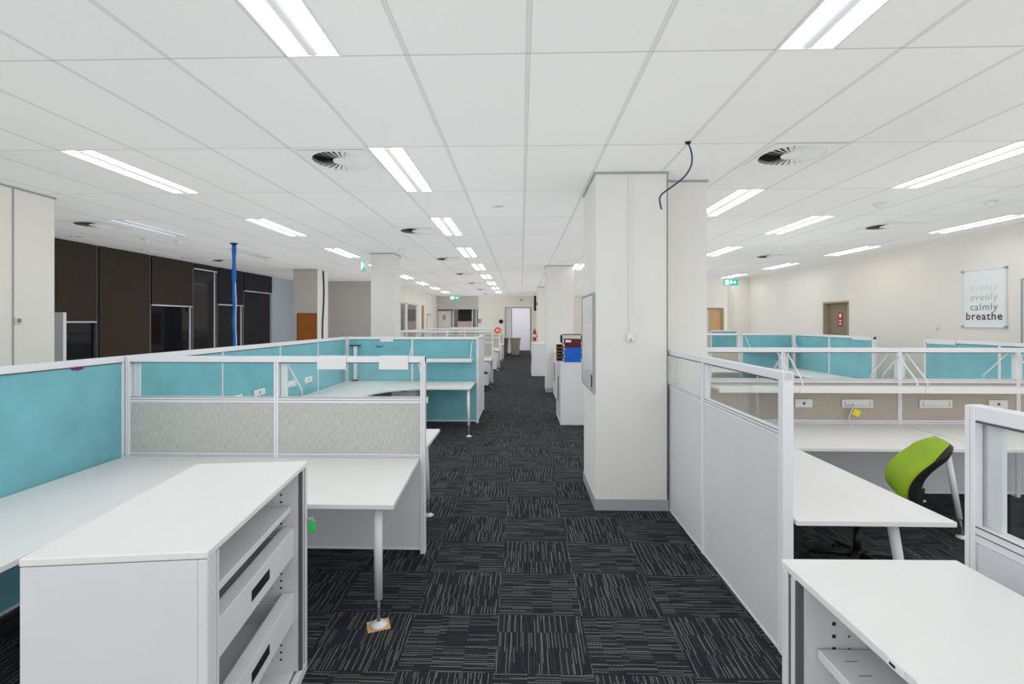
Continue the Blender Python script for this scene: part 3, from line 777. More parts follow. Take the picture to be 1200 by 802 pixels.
# white cardboard under the near leg's foot
card = obj('cardboard_square', MB().box(-0.065, 0.065, -0.055, 0.055, 0.0, 0.0009), 'card')
card.location = (-0.855, 2.865, 0.0); card.rotation_euler = (0, 0, R(22))
tag(card, 'square of brown cardboard under the foot of the near desk leg', 'cardboard')
# pedestal under corner desk
pd = thing('drawer_pedestal', 'white drawer pedestal under the far corner desk of the teal bay', 'pedestal', (-1.95, 8.2, 0))
obj('body', MB().box(-0.2, 0.2, -0.27, 0.27, 0.03, 0.70, 0.004), 'steel_white', pd)
for z0, z1 in ((0.05, 0.35), (0.36, 0.52), (0.53, 0.69)):
    dr = obj('drawer', MB().box(-0.195, 0.195, -0.285, -0.271, z0, z1, 0.002), 'steel_white', pd)
    obj('handle', MB().box(-0.06, 0.06, -0.289, -0.285, z1 - 0.03, z1 - 0.015), 'groove', dr)
# pedestals beside aisle, left distance
for i, (y, lab) in enumerate(((13.62, 'first'), (18.25, 'second'), (22.5, 'last'))):
    q = dup(pd, (-1.13, y, 0), 0, 'white drawer pedestal under the distant aisle desk, %s beyond the teal bay' % lab)
    q['group'] = 'pedestals under the distant aisle desks'
# small clips / hooks on teal
hk = thing('coat_hook', 'white and black hook bracket in the corner of the far teal screen', 'hook', (-2.98, 8.60, 0.78))
obj('bar', MB().box(-0.03, 0.03, -0.03, 0.0, 0.0, 0.60, 0.004), 'alu', hk)
obj('foot_pad', MB().box(-0.05, 0.05, -0.05, 0.0, -0.028, 0.0, 0.003), 'black', hk)
obj('top_clip', MB().box(-0.10, 0.10, -0.04, 0.0, 0.60, 0.62, 0.003), 'black', hk)
hk2 = thing('cable_clip', 'small black clip on the far teal screen below the name plate', 'clip', (-2.55, 8.621, 1.36))
obj('clip', MB().tube([(-0.05, -0.01, 0.03), (-0.04, -0.02, 0.0), (0, -0.025, 0.01), (0.04, -0.02, 0.0), (0.05, -0.01, 0.03)], 0.007, 8), 'black', hk2)

# ------------------------------------------------------------------ tambour cabinets
def cabinet(label, loc, rotz, L=1.03, D=0.56, H=1.09, shelves=(0.865,), drawers=((0.645, 0.785), (0.315, 0.455)), dark_end=1, group='white tambour cabinets', slots=False, closed=False):
    """front faces local +x, length along y, origin at base centre"""
    t = thing('tambour_cabinet', label, 'cabinet', loc, rotz, group)
    x0, x1, y0, y1 = -D / 2, D / 2, -L / 2, L / 2
    b = MB()
    b.box(x0, x1 - 0.03, y0, y0 + 0.018, 0.0, H - 0.028, 0.002)
    b.box(x0, x1 - 0.03, y1 - 0.018, y1, 0.0, H - 0.028, 0.002)
    b.box(x0, x0 + 0.016, y0 + 0.018, y1 - 0.018, 0.0, H - 0.028)
    b.box(x0 + 0.016, x1 - 0.04, y0 + 0.018, y1 - 0.018, 0.03, 0.055)
    # front uprights
    b.box(x1 - 0.03, x1, y0, y0 + 0.028, 0.0, H - 0.028, 0.003).box(x1 - 0.03, x1, y1 - 0.028, y1, 0.0, H - 0.028, 0.003)
    b.box(x1 - 0.03, x1, y0 + 0.028, y1 - 0.028, 0.0, 0.05, 0.002)
    obj('body', b, 'steel_white', t)
    obj('top', MB().box(x0 - 0.002, x1 + 0.002, y0 - 0.002, y1 + 0.002, H - 0.025, H, 0.0035), 'white', t)
    if closed:
        obj('tambour_door', MB().box(x1 - 0.02, x1 - 0.008, y0 + 0.028, y1 - 0.028, 0.05, H - 0.03), 'steel_white', t)
        obj('handle', MB().box(x1 - 0.008, x1 + 0.006, -0.02, 0.02, 0.35, 0.80), 'groove', t)
        return t
    # rolled tambours inside each end
    for s in (-1, 1):
        e = s * (L / 2 - 0.028)
        a, c = sorted((e, e - s * 0.010)); g = MB().box(x1 - 0.030, x1 - 0.006, a, c, 0.05, H - 0.03)
        a, c = sorted((e - s * 0.040, e - s * 0.051)); g.box(x1 - 0.05, x1 - 0.002, a, c, 0.05, H - 0.03)
        obj('tambour_track', g, 'groove' if s == dark_end else 'steel_white', t)
        a, c = sorted((e - s * 0.012, e - s * 0.038)); k = MB()
        k.box(x1 - 0.028, x1 - 0.004, a, c, 0.05, H - 0.03, 0.003)
        obj('tambour_door', k, 'steel_white', t)
        a, c = sorted((e - s * 0.052, e - s * 0.062)); obj('inner_lining', MB().box(x0 + 0.02, x1 - 0.02, a, c, 0.055, H - 0.03), 'steel_white', t)
        hb = MB()
        f0 = e - s * 0.0635
        a, c = sorted((f0, f0 + s * 0.001))
        for n in range(26):
            z = 0.12 + n * 0.036
            if z > H - 0.06: break
            if any(abs(z - zz) < 0.02 for zz in shelves) or any(z0_ - 0.01 < z < z1_ + 0.01 for z0_, z1_ in drawers): continue
            hb.box(x1 - 0.105, x1 - 0.095, a, c, z - 0.005, z + 0.005).box(x1 - 0.145, x1 - 0.141, a, c, z - 0.003, z + 0.003)
            hb.box(x0 + 0.10, x0 + 0.11, a, c, z - 0.005, z + 0.005)
        obj('shelf_holes', hb, 'dark', t)
    ly = L / 2 - 0.095
    for z in shelves:
        s_ = obj('shelf', MB().box(x0 + 0.02, x1 - 0.05, -ly, ly, z, z + 0.028, 0.002), 'steel_white', t)
        for n in range(14 if slots and z > 0.6 else 0):
            yy = -ly + 0.05 + n * 0.055
            obj('slot', MB().box(x1 - 0.13, x1 - 0.095, yy - 0.001, yy + 0.001, z + 0.028, z + 0.0284), 'dark', s_)
    for (z0, z1) in drawers:
        d_ = obj('drawer', MB().box(x1 - 0.055, x1 - 0.035, -ly + 0.001, ly - 0.001, z0, z1, 0.003).box(x0 + 0.05, x1 - 0.055, -ly + 0.001, -ly + 0.014, z0, z1 - 0.04).box(x0 + 0.05, x1 - 0.055, ly - 0.014, ly - 0.001, z0, z1 - 0.04)
                 .box(x0 + 0.05, x1 - 0.055, -ly + 0.014, ly - 0.014, z0, z0 + 0.006).box(x0 + 0.05, x0 + 0.06, -ly + 0.014, ly - 0.014, z0, z1 - 0.02), 'steel_white', t)
        zc = (z0 + z1) / 2
        obj('handle', MB().box(x1 - 0.036, x1 - 0.034, -0.09, 0.09, zc - 0.022, zc + 0.022), 'black', d_)
        obj('lock', MB().box(x1 - 0.036, x1 - 0.034, -ly + 0.01, -ly + 0.045, zc - 0.012, zc + 0.012), 'black', d_)
        obj('top_lip', MB().box(x1 - 0.09, x1 - 0.035, -ly + 0.001, ly - 0.001, z1, z1 + 0.003), 'steel_white', d_)
    return t
# near left open cabinet; corner nearest camera on the aisle side at (-0.958, 1.46)
rz = R(7.0)
L1, D1 = 0.995, 0.547
c1 = Vector((-0.998, 1.507)); ux = Vector((math.cos(rz), math.sin(rz))); uy = Vector((-math.sin(rz), math.cos(rz)))
cc = c1 - ux * D1 / 2 + uy * L1 / 2
cab1 = cabinet('open white tambour cabinet with two pull-out drawers in the near left', (cc.x, cc.y, 0), rz, L1, D1)
# key with green tag at its far front upright
kt = thing('key', 'key with green tag in the lock of the near left cabinet', 'key', (cc.x, cc.y, 0), rz)
kx, ky = D1 / 2, L1 / 2 - 0.014
obj('key_shaft', MB().tube([(kx + 0.0005, ky, 0.79), (kx + 0.022, ky, 0.79)], 0.004, 8).box(kx + 0.018, kx + 0.036, ky - 0.002, ky + 0.002, 0.778, 0.80), 'chrome', kt)
obj('green_tag', MB().box(kx + 0.012, kx + 0.044, ky - 0.004, ky + 0.004, 0.718, 0.782, 0.003), 'key', kt)
# scratches on top
# right near cabinet, faces the aisle (-x)
cab2 = cabinet('open white tambour cabinet cut off at the bottom right beside the near screen', (1.071, 1.507 - 0.515, 0), PI + R(0.7), 1.03, 0.530, shelves=(0.85, 0.42), drawers=(), slots=True, dark_end=-1)
st = obj('maker_label', MB().box(0.267, 0.2685, -0.09, -0.046, 1.069, 1.084), 'paper', cab2)
obj('print', MB().box(0.2685, 0.2689, -0.084, -0.067, 1.073, 1.080), 'dark', st)
# right aisle cabinets in distance
cabinet('closed white cabinet carrying the blue and maroon folders', (0.96, 9.0, 0), PI, 1.0, 0.55, closed=True, H=1.10)
cabinet('closed white cabinet in front of the distant right column', (1.09, 11.85, 0), PI, 0.9, 0.56, closed=True, H=1.10)
cabinet('farthest white cabinet beside the aisle near the fire hose', (0.62, 16.6, 0), PI, 1.0, 0.55, closed=True, H=1.09)

# ------------------------------------------------------------------ things on the cabinet
def folder(x, y, z, mat, label, w=0.30, l=0.34, h=0.055):
    t = thing('ring_binder', label, 'binder', (x, y, z), 0, 'stacked ring binders')
    obj('cover', MB().box(-w / 2, w / 2, -l / 2, l / 2, 0, 0.004).box(-w / 2, w / 2, -l / 2, l / 2, h - 0.004, h).box(w / 2 - 0.004, w / 2, -l / 2, l / 2, 0.004, h - 0.004).box(-w / 2 + 0.004, w / 2 - 0.004, -l / 2, -l / 2 + 0.004, 0.004, h - 0.004, 0), mat, t)
    obj('pages', MB().box(-w / 2 + 0.012, w / 2 - 0.006, -l / 2 + 0.006, l / 2 - 0.01, 0.005, h - 0.008), 'paper', t)
    return t
zb = 1.10
nms = ['bottom', 'second from the bottom', 'third from the bottom', 'topmost']
for i in range(4):
    folder(0.90 + (i % 2) * 0.012, 8.68, zb, 'navy', 'blue ring binder on the aisle cabinet, %s of the blue ones' % nms[i], h=0.064); zb += 0.065
folder(0.905, 8.68, zb, 'maroon', 'maroon ring binder lying on the blue ring binders', h=0.075); zb += 0.076
t = folder(0.895, 8.68, zb, 'maroon', 'topmost maroon ring binder with a white spine label', h=0.075)
obj('spine_label', MB().box(-0.12, -0.02, -0.173, -0.171, 0.02, 0.055), 'paper', t)
# document tray
tr = thing('document_tray', 'grey wire document tray with black side handles behind the binders', 'tray', (0.93, 9.08, 1.10))
obj('tray_box', MB().box(-0.17, 0.17, -0.12, -0.115, 0, 0.48).box(-0.17, -0.165, -0.115, 0.12, 0, 0.48).box(0.165, 0.17, -0.115, 0.12, 0, 0.48).box(-0.165, 0.165, -0.115, 0.12, 0, 0.005), 'panel', tr)
obj('rim', MB().tube([(-0.17, -0.12, 0.48), (0.17, -0.12, 0.48)], 0.01, 8), 'groove', tr)
for s in (-1, 1):
    obj('handle', MB().box(s * 0.19 - 0.02, s * 0.19 + 0.02, -0.13, -0.09, 0.33, 0.47, 0.006), 'black', tr)
og = thing('wooden_organiser', 'small brown wooden pigeonhole organiser beside the blue binders', 'organiser', (0.70, 8.95, 1.10))
m = MB().box(-0.05, 0.05, -0.1, -0.094, 0, 0.3)
obj('frame', MB().box(-0.05, -0.04, -0.1, 0.1, 0, 0.3).box(0.04, 0.05, -0.1, 0.1, 0, 0.3).box(-0.04, 0.04, -0.1, 0.1, 0, 0.01).box(-0.04, 0.04, -0.1, 0.1, 0.29, 0.3).box(-0.04, 0.04, 0.09, 0.1, 0.01, 0.29), 'brownwood', og)
m = MB()
for k in range(1, 5): m.box(-0.04, 0.04, -0.1, 0.09, 0.058 * k, 0.058 * k + 0.008)
obj('shelf', m, 'tan', og)
for k in range(3): pass

# ------------------------------------------------------------------ on the columns
wb = thing('whiteboard', 'grey framed whiteboard on the aisle side of the near column', 'whiteboard', (0.715, 5.08, 1.13), 0, 'whiteboards')
obj('board', MB().box(-0.022, -0.008, -0.385, 0.42, 0.02, 0.95), 'board', wb)
fr = MB().box(-0.028, -0.001, -0.40, -0.385, 0, 0.97).box(-0.028, -0.001, 0.42, 0.435, 0, 0.97).box(-0.028, -0.001, -0.385, 0.42, 0, 0.018).box(-0.028, -0.001, -0.385, 0.42, 0.952, 0.97)
obj('frame', fr, 'grey', wb)
obj('marker', MB().tube([(-0.03, -0.37, 0.05), (-0.03, -0.37, 0.17)], 0.009, 8), 'black', wb)
cd = thing('cable_conduit', 'thin white cable conduit with outlet box on the near column front', 'conduit', (1.045, 4.67, 1.66))
obj('conduit', MB().box(-0.011, 0.011, -0.016, -0.001, 0.05, CEIL - 1.66 - 0.025, 0.002), 'column', cd)
obj('outlet_box', MB().box(-0.035, 0.035, -0.035, -0.001, -0.03, 0.05, 0.004), 'white', cd)
obj('socket', MB().box(-0.012, 0.012, -0.038, -0.035, -0.022, -0.005), 'grey', cd)
jt = obj('trim_3', MB().box(1.398, 1.404, 4.662, 4.6695, 0.11, CEIL - 0.03), 'groove'); jt['kind'] = 'structure'
# cable hanging from the ceiling
X0, Y0 = 1.335, 3.90
hc = thing('hanging_cable', 'loose dark blue cable dangling from the ceiling before the near column', 'cable', (X0, Y0, CEIL))
pts = [(0, 0, 0.0), (0.01, 0, -0.03), (0.03, 0, -0.10), (0.025, 0, -0.19), (-0.03, 0, -0.28), (-0.13, 0, -0.36), (-0.20, 0, -0.41), (-0.225, 0, -0.45), (-0.22, 0, -0.50), (-0.21, 0, -0.54)]
def smooth(pts, n=5):
    P = [Vector(p) for p in pts]; out = []
    for i in range(len(P) - 1):
        p0, p1, p2, p3 = P[max(i - 1, 0)], P[i], P[i + 1], P[min(i + 2, len(P) - 1)]
        for k in range(n):
            t_ = k / n
            out.append(0.5 * ((2 * p1) + (-p0 + p2) * t_ + (2 * p0 - 5 * p1 + 4 * p2 - p3) * t_ ** 2 + (-p0 + 3 * p1 - 3 * p2 + p3) * t_ ** 3))
    out.append(P[-1]); return out
obj('cord', MB().tube(smooth(pts), 0.007, 8), 'darkblue', hc)
obj('grommet', MB().lathe([(0.022, -0.001), (0.022, -0.012), (0.012, -0.02)]), 'black', hc)
# blue cable pole
bp = thing('cable_pole', 'bright blue wrapped cable bundle running from ceiling to floor at left', 'cable', (-5.28, 8.72, 0))
pp = []
for i in range(28):
    z = CEIL * (1 - i / 27.0)
    pp.append((0.004 * math.sin(i * 0.9) + 0.03 * i / 27, 0.004 * math.cos(i * 1.3), z))
obj('blue_sleeve', MB().tube(pp, [0.028 + 0.012 * (0.5 + 0.5 * math.sin(i * 1.7)) for i in range(28)], 10), 'blue', bp)
obj('white_strip', MB().tube([(x + 0.034, y - 0.012, z) for x, y, z in pp[6:22]], 0.008, 6), 'white', bp)
obj('ceiling_ring', MB().lathe([(0.06, CEIL - 0.001), (0.06, CEIL - 0.02)]), 'dark', bp)
# cable on left column
lc = thing('column_cable', 'dark blue cable bundle running down the brighter side of the left column', 'cable', (-5.575, 13.42, 0))
obj('cord', MB().tube(smooth([(0.0, 0.05 * math.sin(i * 1.1), CEIL - 0.02 - i * 0.4) for i in range(8)], 4), 0.028, 8), 'darkblue', lc)
# orange door panel on column
pn = thing('wooden_panel_door', 'orange-brown wooden hatch on the greige left column', 'hatch', (-5.90, 13.10, 1.20))
obj('panel', MB().box(-0.235, 0.255, -0.02, -0.001, 0, 0.83, 0.002), 'wood', pn)
obj('frame', MB().box(-0.26, -0.236, -0.024, -0.001, 0, 0.85).box(0.256, 0.28, -0.024, -0.001, 0, 0.85).box(-0.236, 0.256, -0.024, -0.001, 0.831, 0.85), 'brownwood', pn)
obj('knob', MB().lathe([(0.012, 0.4), (0.014, 0.42)], -0.20, -0.03, 10), 'chrome', pn)
# switch on the near left column
sw = thing('wall_switch', 'small cream switch on the near left column', 'switch', (-5.42, 5.05, 1.79))
obj('plate', MB().box(0.0005, 0.012, -0.035, 0.035, 0, 0.075, 0.003), 'cream', sw)
obj('rocker', MB().box(0.012, 0.022, -0.018, 0.018, 0.02, 0.06, 0.002), 'taupe', sw)
# tall white cupboard behind it
tcb = thing('standing_whiteboard', 'tall white standing board half hidden by the near left column', 'whiteboard', (-7.05, 6.75, 0))
obj('board', MB().box(-0.5, 0.475, -0.02, 0.02, 0.12, 1.92, 0.003), 'panel', tcb)
obj('frame', MB().box(-0.5, 0.5, -0.025, 0.025, 1.92, 1.95, 0.003).box(0.475, 0.5, -0.025, 0.025, 0.04, 1.92, 0.003), 'white', tcb)
for sx in (-0.4, 0.4):
    obj('foot', MB().box(sx - 0.02, sx + 0.02, -0.25, 0.25, 0.0, 0.04, 0.005).box(sx - 0.02, sx + 0.02, -0.02, 0.02, 0.04, 0.12), 'alu', tcb)

# ------------------------------------------------------------------ right wall boards
pb = thing('framed_poster', 'framed white board reading evenly evenly calmly breathe on the beige wall', 'poster', (XR, 7.98, 1.72), 0, 'boards on the right wall')
obj('board', MB().box(-0.016, -0.002, -0.35, 0.35, 0.02, 0.93), 'paper', pb)
obj('frame', MB().box(-0.026, -0.001, -0.37, -0.35, 0, 0.95).box(-0.026, -0.001, 0.35, 0.37, 0, 0.95).box(-0.026, -0.001, -0.35, 0.35, 0, 0.02).box(-0.026, -0.001, -0.35, 0.35, 0.93, 0.95), 'alu', pb)
for sy in (-1, 1):
    for z in (0, 0.92):
        obj('corner_cap', MB().box(-0.032, -0.001, sy * 0.36 - 0.022, sy * 0.36 + 0.022, z - 0.004, z + 0.034, 0.003), 'grey', pb)
def text(body, mat, parent, y, z, size, width=None, track=1.15, name='lettering', bold=0.0):
    c = bpy.data.curves.new(name, 'FONT'); c.body = body; c.size = size; c.align_x = 'CENTER'
    c.space_character = track; c.extrude = 0.0005; c.offset = bold
    c.materials.append(MAT[mat])
    o = bpy.data.objects.new(name, c); COL.objects.link(o); o.parent = parent
    bpy.context.view_layer.update()
    me = bpy.data.meshes.new_from_object(o.evaluated_get(bpy.context.evaluated_depsgraph_get()))
    bpy.data.objects.remove(o)
    me.materials.clear(); me.materials.append(MAT[mat])
    o = bpy.data.objects.new(name, me); COL.objects.link(o); o.parent = parent
    # text faces -x: reading direction runs towards -y
    o.rotation_euler = (R(90), 0, R(-90))
    o.location = (-0.0175, y, z)
    return o
text('evenly', 'faint_ink', pb, 0, 0.60, 0.158)
text('evenly', 'pale_ink', pb, 0, 0.445, 0.158)
text('calmly', 'grey_ink', pb, 0, 0.285, 0.160)
text('breathe', 'purple_ink', pb, 0, 0.13, 0.174, bold=0.003)
wb2 = thing('whiteboard', 'whiteboard cut off by the right frame edge on the beige wall', 'whiteboard', (XR, 6.75, 1.46), 0, 'boards on the right wall')
obj('board', MB().box(-0.016, -0.002, -0.62, 0.62, 0.02, 0.98), 'board', wb2)
obj('frame', MB().box(-0.026, -0.001, -0.64, -0.62, 0, 1.0).box(-0.026, -0.001, 0.62, 0.64, 0, 1.0).box(-0.026, -0.001, -0.62, 0.62, 0, 0.02).box(-0.026, -0.001, -0.62, 0.62, 0.98, 1.0), 'grey', wb2)
sw2 = thing('wall_switch', 'small white switch on the beige wall left of the poster', 'switch', (XR, 8.85, 1.66))
obj('plate', MB().box(-0.012, -0.001, -0.035, 0.035, 0, 0.11, 0.003), 'white', sw2)
obj('rocker', MB().box(-0.016, -0.012, -0.012, 0.012, 0.02, 0.045, 0.001), 'taupe_light', sw2)

# ------------------------------------------------------------------ chairs
def make_chair(label, loc, rotz, pad='green'):
    """faces local +y; origin on the floor"""
    t = thing('office_chair', label, 'chair', loc, rotz, 'swivel office chairs')
    b = MB()
    for k in range(5):
        a = 2 * PI * k / 5 + 0.3
        c, s_ = math.cos(a), math.sin(a)
        b.tube([(0.02 * c, 0.02 * s_, 0.115), (0.16 * c, 0.16 * s_, 0.105), (0.30 * c, 0.30 * s_, 0.078)], [0.030, 0.024, 0.018], 10)
    b.lathe([(0.035, 0.07), (0.04, 0.09), (0.04, 0.13), (0.03, 0.15)], n=16)
    base = obj('star_base', b, 'black', t)
    for k in range(5):
        a = 2 * PI * k / 5 + 0.3
        c, s_ = math.cos(a), math.sin(a)
        m = MB()
        for q in (-0.016, 0.016):
            px_, py_ = 0.30 * c - s_ * q, 0.30 * s_ + c * q
            m.tube([(px_ - s_ * -0.011, py_ + c * -0.011, 0.027), (px_ - s_ * 0.011, py_ + c * 0.011, 0.027)], 0.027, 14)
        m.tube([(0.30 * c, 0.30 * s_, 0.03), (0.30 * c, 0.30 * s_, 0.07)], 0.010, 8)
        obj('caster', m, 'rubber', base)
    obj('gas_lift', MB().tube([(0, 0, 0.14), (0, 0, 0.30)], 0.026, 14).tube([(0, 0, 0.30), (0, 0, 0.40)], 0.016, 12), 'black', t)
    obj('mechanism', MB().box(-0.08, 0.08, -0.13, 0.10, 0.395, 0.43, 0.008).tube([(0.08, 0.03, 0.41), (0.24, 0.03, 0.40)], 0.007, 8), 'black', t)
    # seat
    m = MB()
    def seat(u, v):
        a = 2 * PI * u; k = math.sin(PI * v) ** 0.45 if 0 < v < 1 else 0
        ex = 2.6
        cx_ = abs(math.cos(a)) ** (2 / ex) * math.copysign(1, math.cos(a)); sy_ = abs(math.sin(a)) ** (2 / ex) * math.copysign(1, math.sin(a))
        return (0.245 * cx_ * k, 0.235 * sy_ * k, 0.475 - 0.04 * math.cos(PI * v) - 0.015 * (sy_ * k) ** 2)
    m.grid(seat, 28, 8); bmesh.ops.remove_doubles(m.bm, verts=m.bm.verts[:], dist=0.0005)
    obj('seat', m, pad, t)
    # back : rounded pad, tilted and curved
    def backp(u, v, off, sx=1.0, sz=1.0):
        # u across -1..1, v up 0..1
        tilt = 0.22
        z = 0.56 + 0.44 * v * sz
        y = -0.31 - tilt * 0.34 * v - 0.115 * (v ** 2.6) + 0.05 * math.sin(PI * min(v * 1.3, 1))
        w = (0.20 + 0.045 * math.sin(PI * min(1, v * 0.9 + 0.08))) * sx
        y += 0.045 * u * u
        return Vector((u * w, y + off, z))
    def padfn(th_f, th_b, sx, mat, name):
        m_ = MB()
        nu, nv = 20, 22
        front, backv = [], []
        for i in range(nu + 1):
            fr_, bk_ = [], []
            for j in range(nv + 1):
                u = -1 + 2 * i / nu; v = j / nv
                e = (1 - abs(u) ** 4) ** 0.5 * (1 - abs(2 * v - 1) ** 5) ** 0.5 if abs(u) < 1 and 0 < v < 1 else 0
                # rounded corners
                uu = u * (1 - 0.25 * max(0, abs(2 * v - 1) - 0.7) ** 1.0 / 0.3 * 1.0)
                fr_.append(m_.bm.verts.new(backp(uu, v, th_f * e, sx)))
                bk_.append(m_.bm.verts.new(backp(uu, v, -th_b * e - 0.001, sx)))
            front.append(fr_); backv.append(bk_)
        for i in range(nu):
            for j in range(nv):
                for g in (front, backv):
                    f = m_.bm.faces.new((g[i][j], g[i + 1][j], g[i + 1][j + 1], g[i][j + 1])); f.smooth = True
        for i in range(nu):
            for j in (0, nv):
                m_.bm.faces.new((front[i][j], front[i + 1][j], backv[i + 1][j], backv[i][j]))
        for j in range(nv):
            for i in (0, nu):
                m_.bm.faces.new((front[i][j], front[i][j + 1], backv[i][j + 1], backv[i][j]))
        return obj(name, m_, mat, t)
    padfn(0.085, 0.0, 0.97, pad, 'backrest')
    padfn(-0.004, 0.065, 1.03, 'black', 'back_shell')
    obj('back_bar', MB().tube(smooth([(0, -0.10, 0.41), (0, -0.28, 0.43), (0, -0.345, 0.52), (0, -0.37, 0.66)], 5), 0.020, 10), 'black', t)
    return t
ch = make_chair('green backed swivel chair pulled in under the right desk', (2.46, 3.60, 0), R(64))
ch2 = make_chair('black swivel chair standing at the aisle beyond the teal bay', (-1.12, 12.75, 0), R(-70), 'black')

# ------------------------------------------------------------------ far things
def wheelie(x, y, mat, label):
    t = thing('wheelie_bin', label, 'bin', (x, y, 0), 0, 'wheelie bins at the far doorway')
    m = MB()
    lo = [(-0.20, -0.22), (0.20, -0.22), (0.20, 0.22), (-0.20, 0.22)]; hi = [(-0.27, -0.30), (0.27, -0.30), (0.27, 0.30), (-0.27, 0.30)]
    A = [m.bm.verts.new((a, b, 0.06)) for a, b in lo]; B = [m.bm.verts.new((a, b, 0.90)) for a, b in hi]
    m.bm.faces.new(A[::-1]); m.bm.faces.new(B)
    for i in range(4): m.bm.faces.new((A[i], A[(i + 1) % 4], B[(i + 1) % 4], B[i]))
    obj('body', m, mat, t)
    obj('lid', MB().box(-0.30, 0.30, -0.33, 0.33, 0.90, 0.96, 0.012), mat, t)
    obj('wheel', MB().tube([(-0.25, 0.20, 0.09), (-0.205, 0.20, 0.09)], 0.09, 16), 'rubber', t)
    obj('wheel', MB().tube([(0.205, 0.20, 0.09), (0.25, 0.20, 0.09)], 0.09, 16), 'rubber', t)
wheelie(-0.32, 25.6, 'bin', 'beige wheelie bin standing before the far bright doorway')
wheelie(-0.95, 25.2, 'bin_dark', 'dark grey wheelie bin left of the beige one')
# orange round sign on a far screen top
od = thing('round_sign', 'orange round sign standing on a far screen beside the aisle', 'sign', (-0.93, 18.90, 1.545))
obj('disc', MB().tube([(0, -0.008, 0.10 - 0.2), (0, 0.0, 0.10 - 0.2)], 0.13, 24), 'orange', od)
for o_ in kids(od): o_.location = (0, -0.045, 0.03)
obj('mark', MB().box(-0.05, 0.05, -0.062, -0.055, -0.10, -0.04), 'cream', od)
# clock
ck = thing('wall_clock', 'black round wall disc left of the far doorway', 'clock', (-1.16, YF, 1.82))
obj('case', MB().tube([(0, -0.04, 0), (0, -0.001, 0)], 0.12, 24), 'black', ck)
obj('face', MB().tube([(0, -0.044, 0), (0, -0.0405, 0)], 0.095, 24), 'dark', ck)
# security camera
for (x, y, z, l) in ((-0.0, 27.42, CEIL - 0.22, 'small dark dome camera on the far wall above the doorway'), ):
    t = thing('dome_camera', l, 'camera', (x, y, z))
    obj('dome', MB().lathe([(0.02, -0.05), (0.06, -0.02), (0.07, 0.03), (0.07, 0.05)]), 'grey', t)
    obj('arm', MB().box(-0.02, 0.02, 0.0, 0.081, 0.05, 0.07), 'alu', t)
# dark speaker and hose reel on the column near the far doorway
sk = thing('wall_speaker', 'tall dark speaker on the right of the far doorway', 'speaker', (0.68, 24.0, 2.35))
obj('body', MB().box(-0.06, 0.06, -0.1, 0.1, 0, 0.75, 0.01), 'black', sk)
obj('bracket', MB().box(0.06, 0.131, -0.03, 0.03, 0.3, 0.4), 'grey', sk)
struct('wall_nib', MB().box(0.81, 0.95, 23.0, YF, 0, CEIL), 'wall')
fe = thing('fire_extinguisher', 'red fire extinguisher right of the far doorway', 'extinguisher', (0.66, 24.0, 0.85))
obj('cylinder', MB().lathe([(0.075, 0.0), (0.08, 0.02), (0.08, 0.46), (0.05, 0.54), (0.025, 0.56)], n=20), 'red', fe)
obj('valve', MB().box(-0.02, 0.02, -0.06, 0.05, 0.56, 0.62, 0.004), 'black', fe)
obj('label_band', MB().lathe([(0.081, 0.18), (0.081, 0.32)], n=20), 'paper', fe)
obj('bracket', MB().box(0.075, 0.151, -0.03, 0.03, 0.2, 0.3), 'grey', fe)
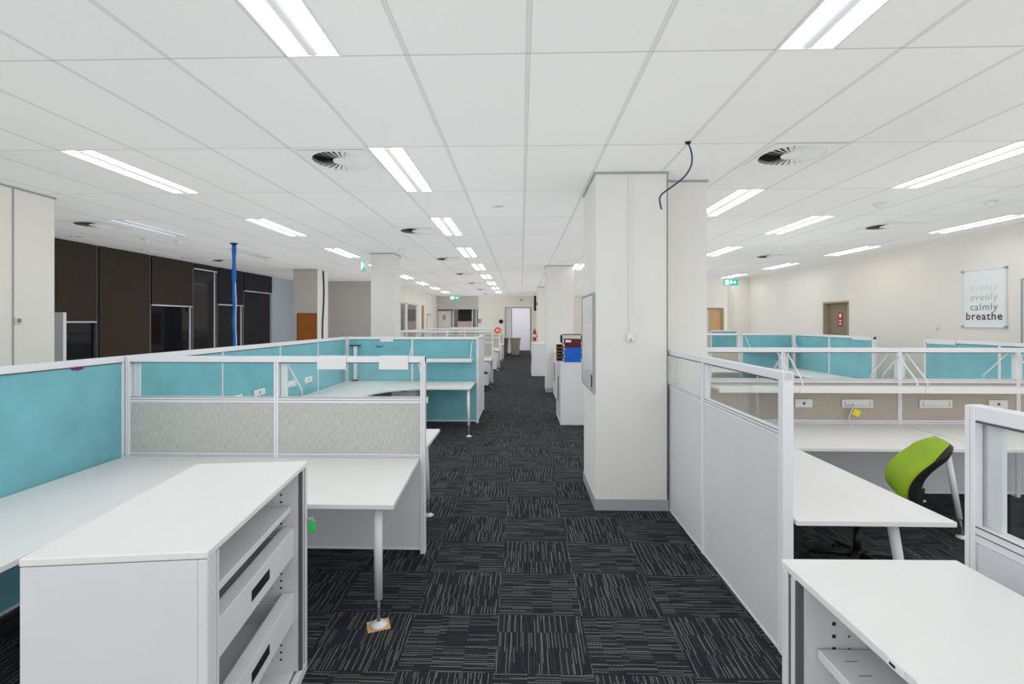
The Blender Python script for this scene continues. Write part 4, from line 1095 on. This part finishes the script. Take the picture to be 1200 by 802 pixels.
# kitchen recess
fg = thing('fridge', 'tall cream fridge in the far kitchen recess', 'fridge', (-4.45, 28.1, 0))
obj('body', MB().box(-0.38, 0.38, -0.3, 0.3, 0.03, 2.45, 0.01), 'fridge', fg)
obj('door', MB().box(-0.375, 0.375, -0.33, -0.301, 0.05, 1.5, 0.008), 'fridge', fg)
obj('freezer_door', MB().box(-0.375, 0.375, -0.33, -0.301, 1.52, 2.44, 0.008), 'fridge', fg)
obj('notice', MB().box(-0.10, 0.08, -0.334, -0.331, 1.9, 2.2), 'grey', fg)
sn = thing('dark_screen', 'wide black screen above the pink panel in the far recess', 'screen', (-3.33, 28.55, 1.86))
obj('display', MB().box(-0.40, 0.40, -0.03, 0.03, 0.0, 0.70, 0.004), 'black', sn)
obj('bezel', MB().box(-0.42, 0.42, 0.031, 0.05, -0.02, 0.72, 0.004), 'grey', sn)
pk = thing('counter_panel', 'pale pink counter front in the far recess', 'counter', (-3.33, 28.45, 0))
obj('front', MB().box(-0.45, 0.45, -0.1, 0.1, 0, 1.80, 0.004), 'pink', pk)
obj('top', MB().box(-0.47, 0.47, -0.12, 0.12, 1.80, 1.83, 0.004), 'cream', pk)
gs = struct('window_10', MB().box(-2.85, -2.80, 27.70, 27.76, 0, 2.5).box(-2.62, -2.57, 27.70, 27.76, 0, 2.5).box(-3.95, -3.89, 27.70, 27.76, 0, 2.5), 'alu')
obj('pane', MB().box(-2.80, -2.62, 27.725, 27.735, 0, 2.5), 'glass', gs)
nb = thing('notice_board', 'small paper and black box on the far wall corner', 'notice', (-2.38, YF, 1.75))
obj('paper', MB().box(-0.09, 0.09, -0.012, 0.001, 0.22, 0.55), 'paper', nb)
obj('box', MB().box(-0.08, 0.08, -0.05, 0.001, 0, 0.22, 0.004), 'grey', nb)

# ------------------------------------------------------------------ world and colour
w = bpy.data.worlds.new('world'); sc.world = w; w.use_nodes = True
bg = w.node_tree.nodes['Background']
bg.inputs[0].default_value = (0.95, 0.98, 1.0, 1); bg.inputs[1].default_value = 1.4
vs = sc.view_settings
vs.view_transform = 'Standard'; vs.look = 'None'; vs.gamma = 1; vs.use_curve_mapping = False
vs.exposure = 0.0
sc.cycles.diffuse_bounces = 6; sc.cycles.max_bounces = 14; sc.cycles.transparent_max_bounces = 24
sc.cycles.use_denoising = True
sc.cycles.use_fast_gi = True; sc.cycles.fast_gi_method = 'ADD'
w.light_settings.ao_factor = 0.60; w.light_settings.distance = 3.0
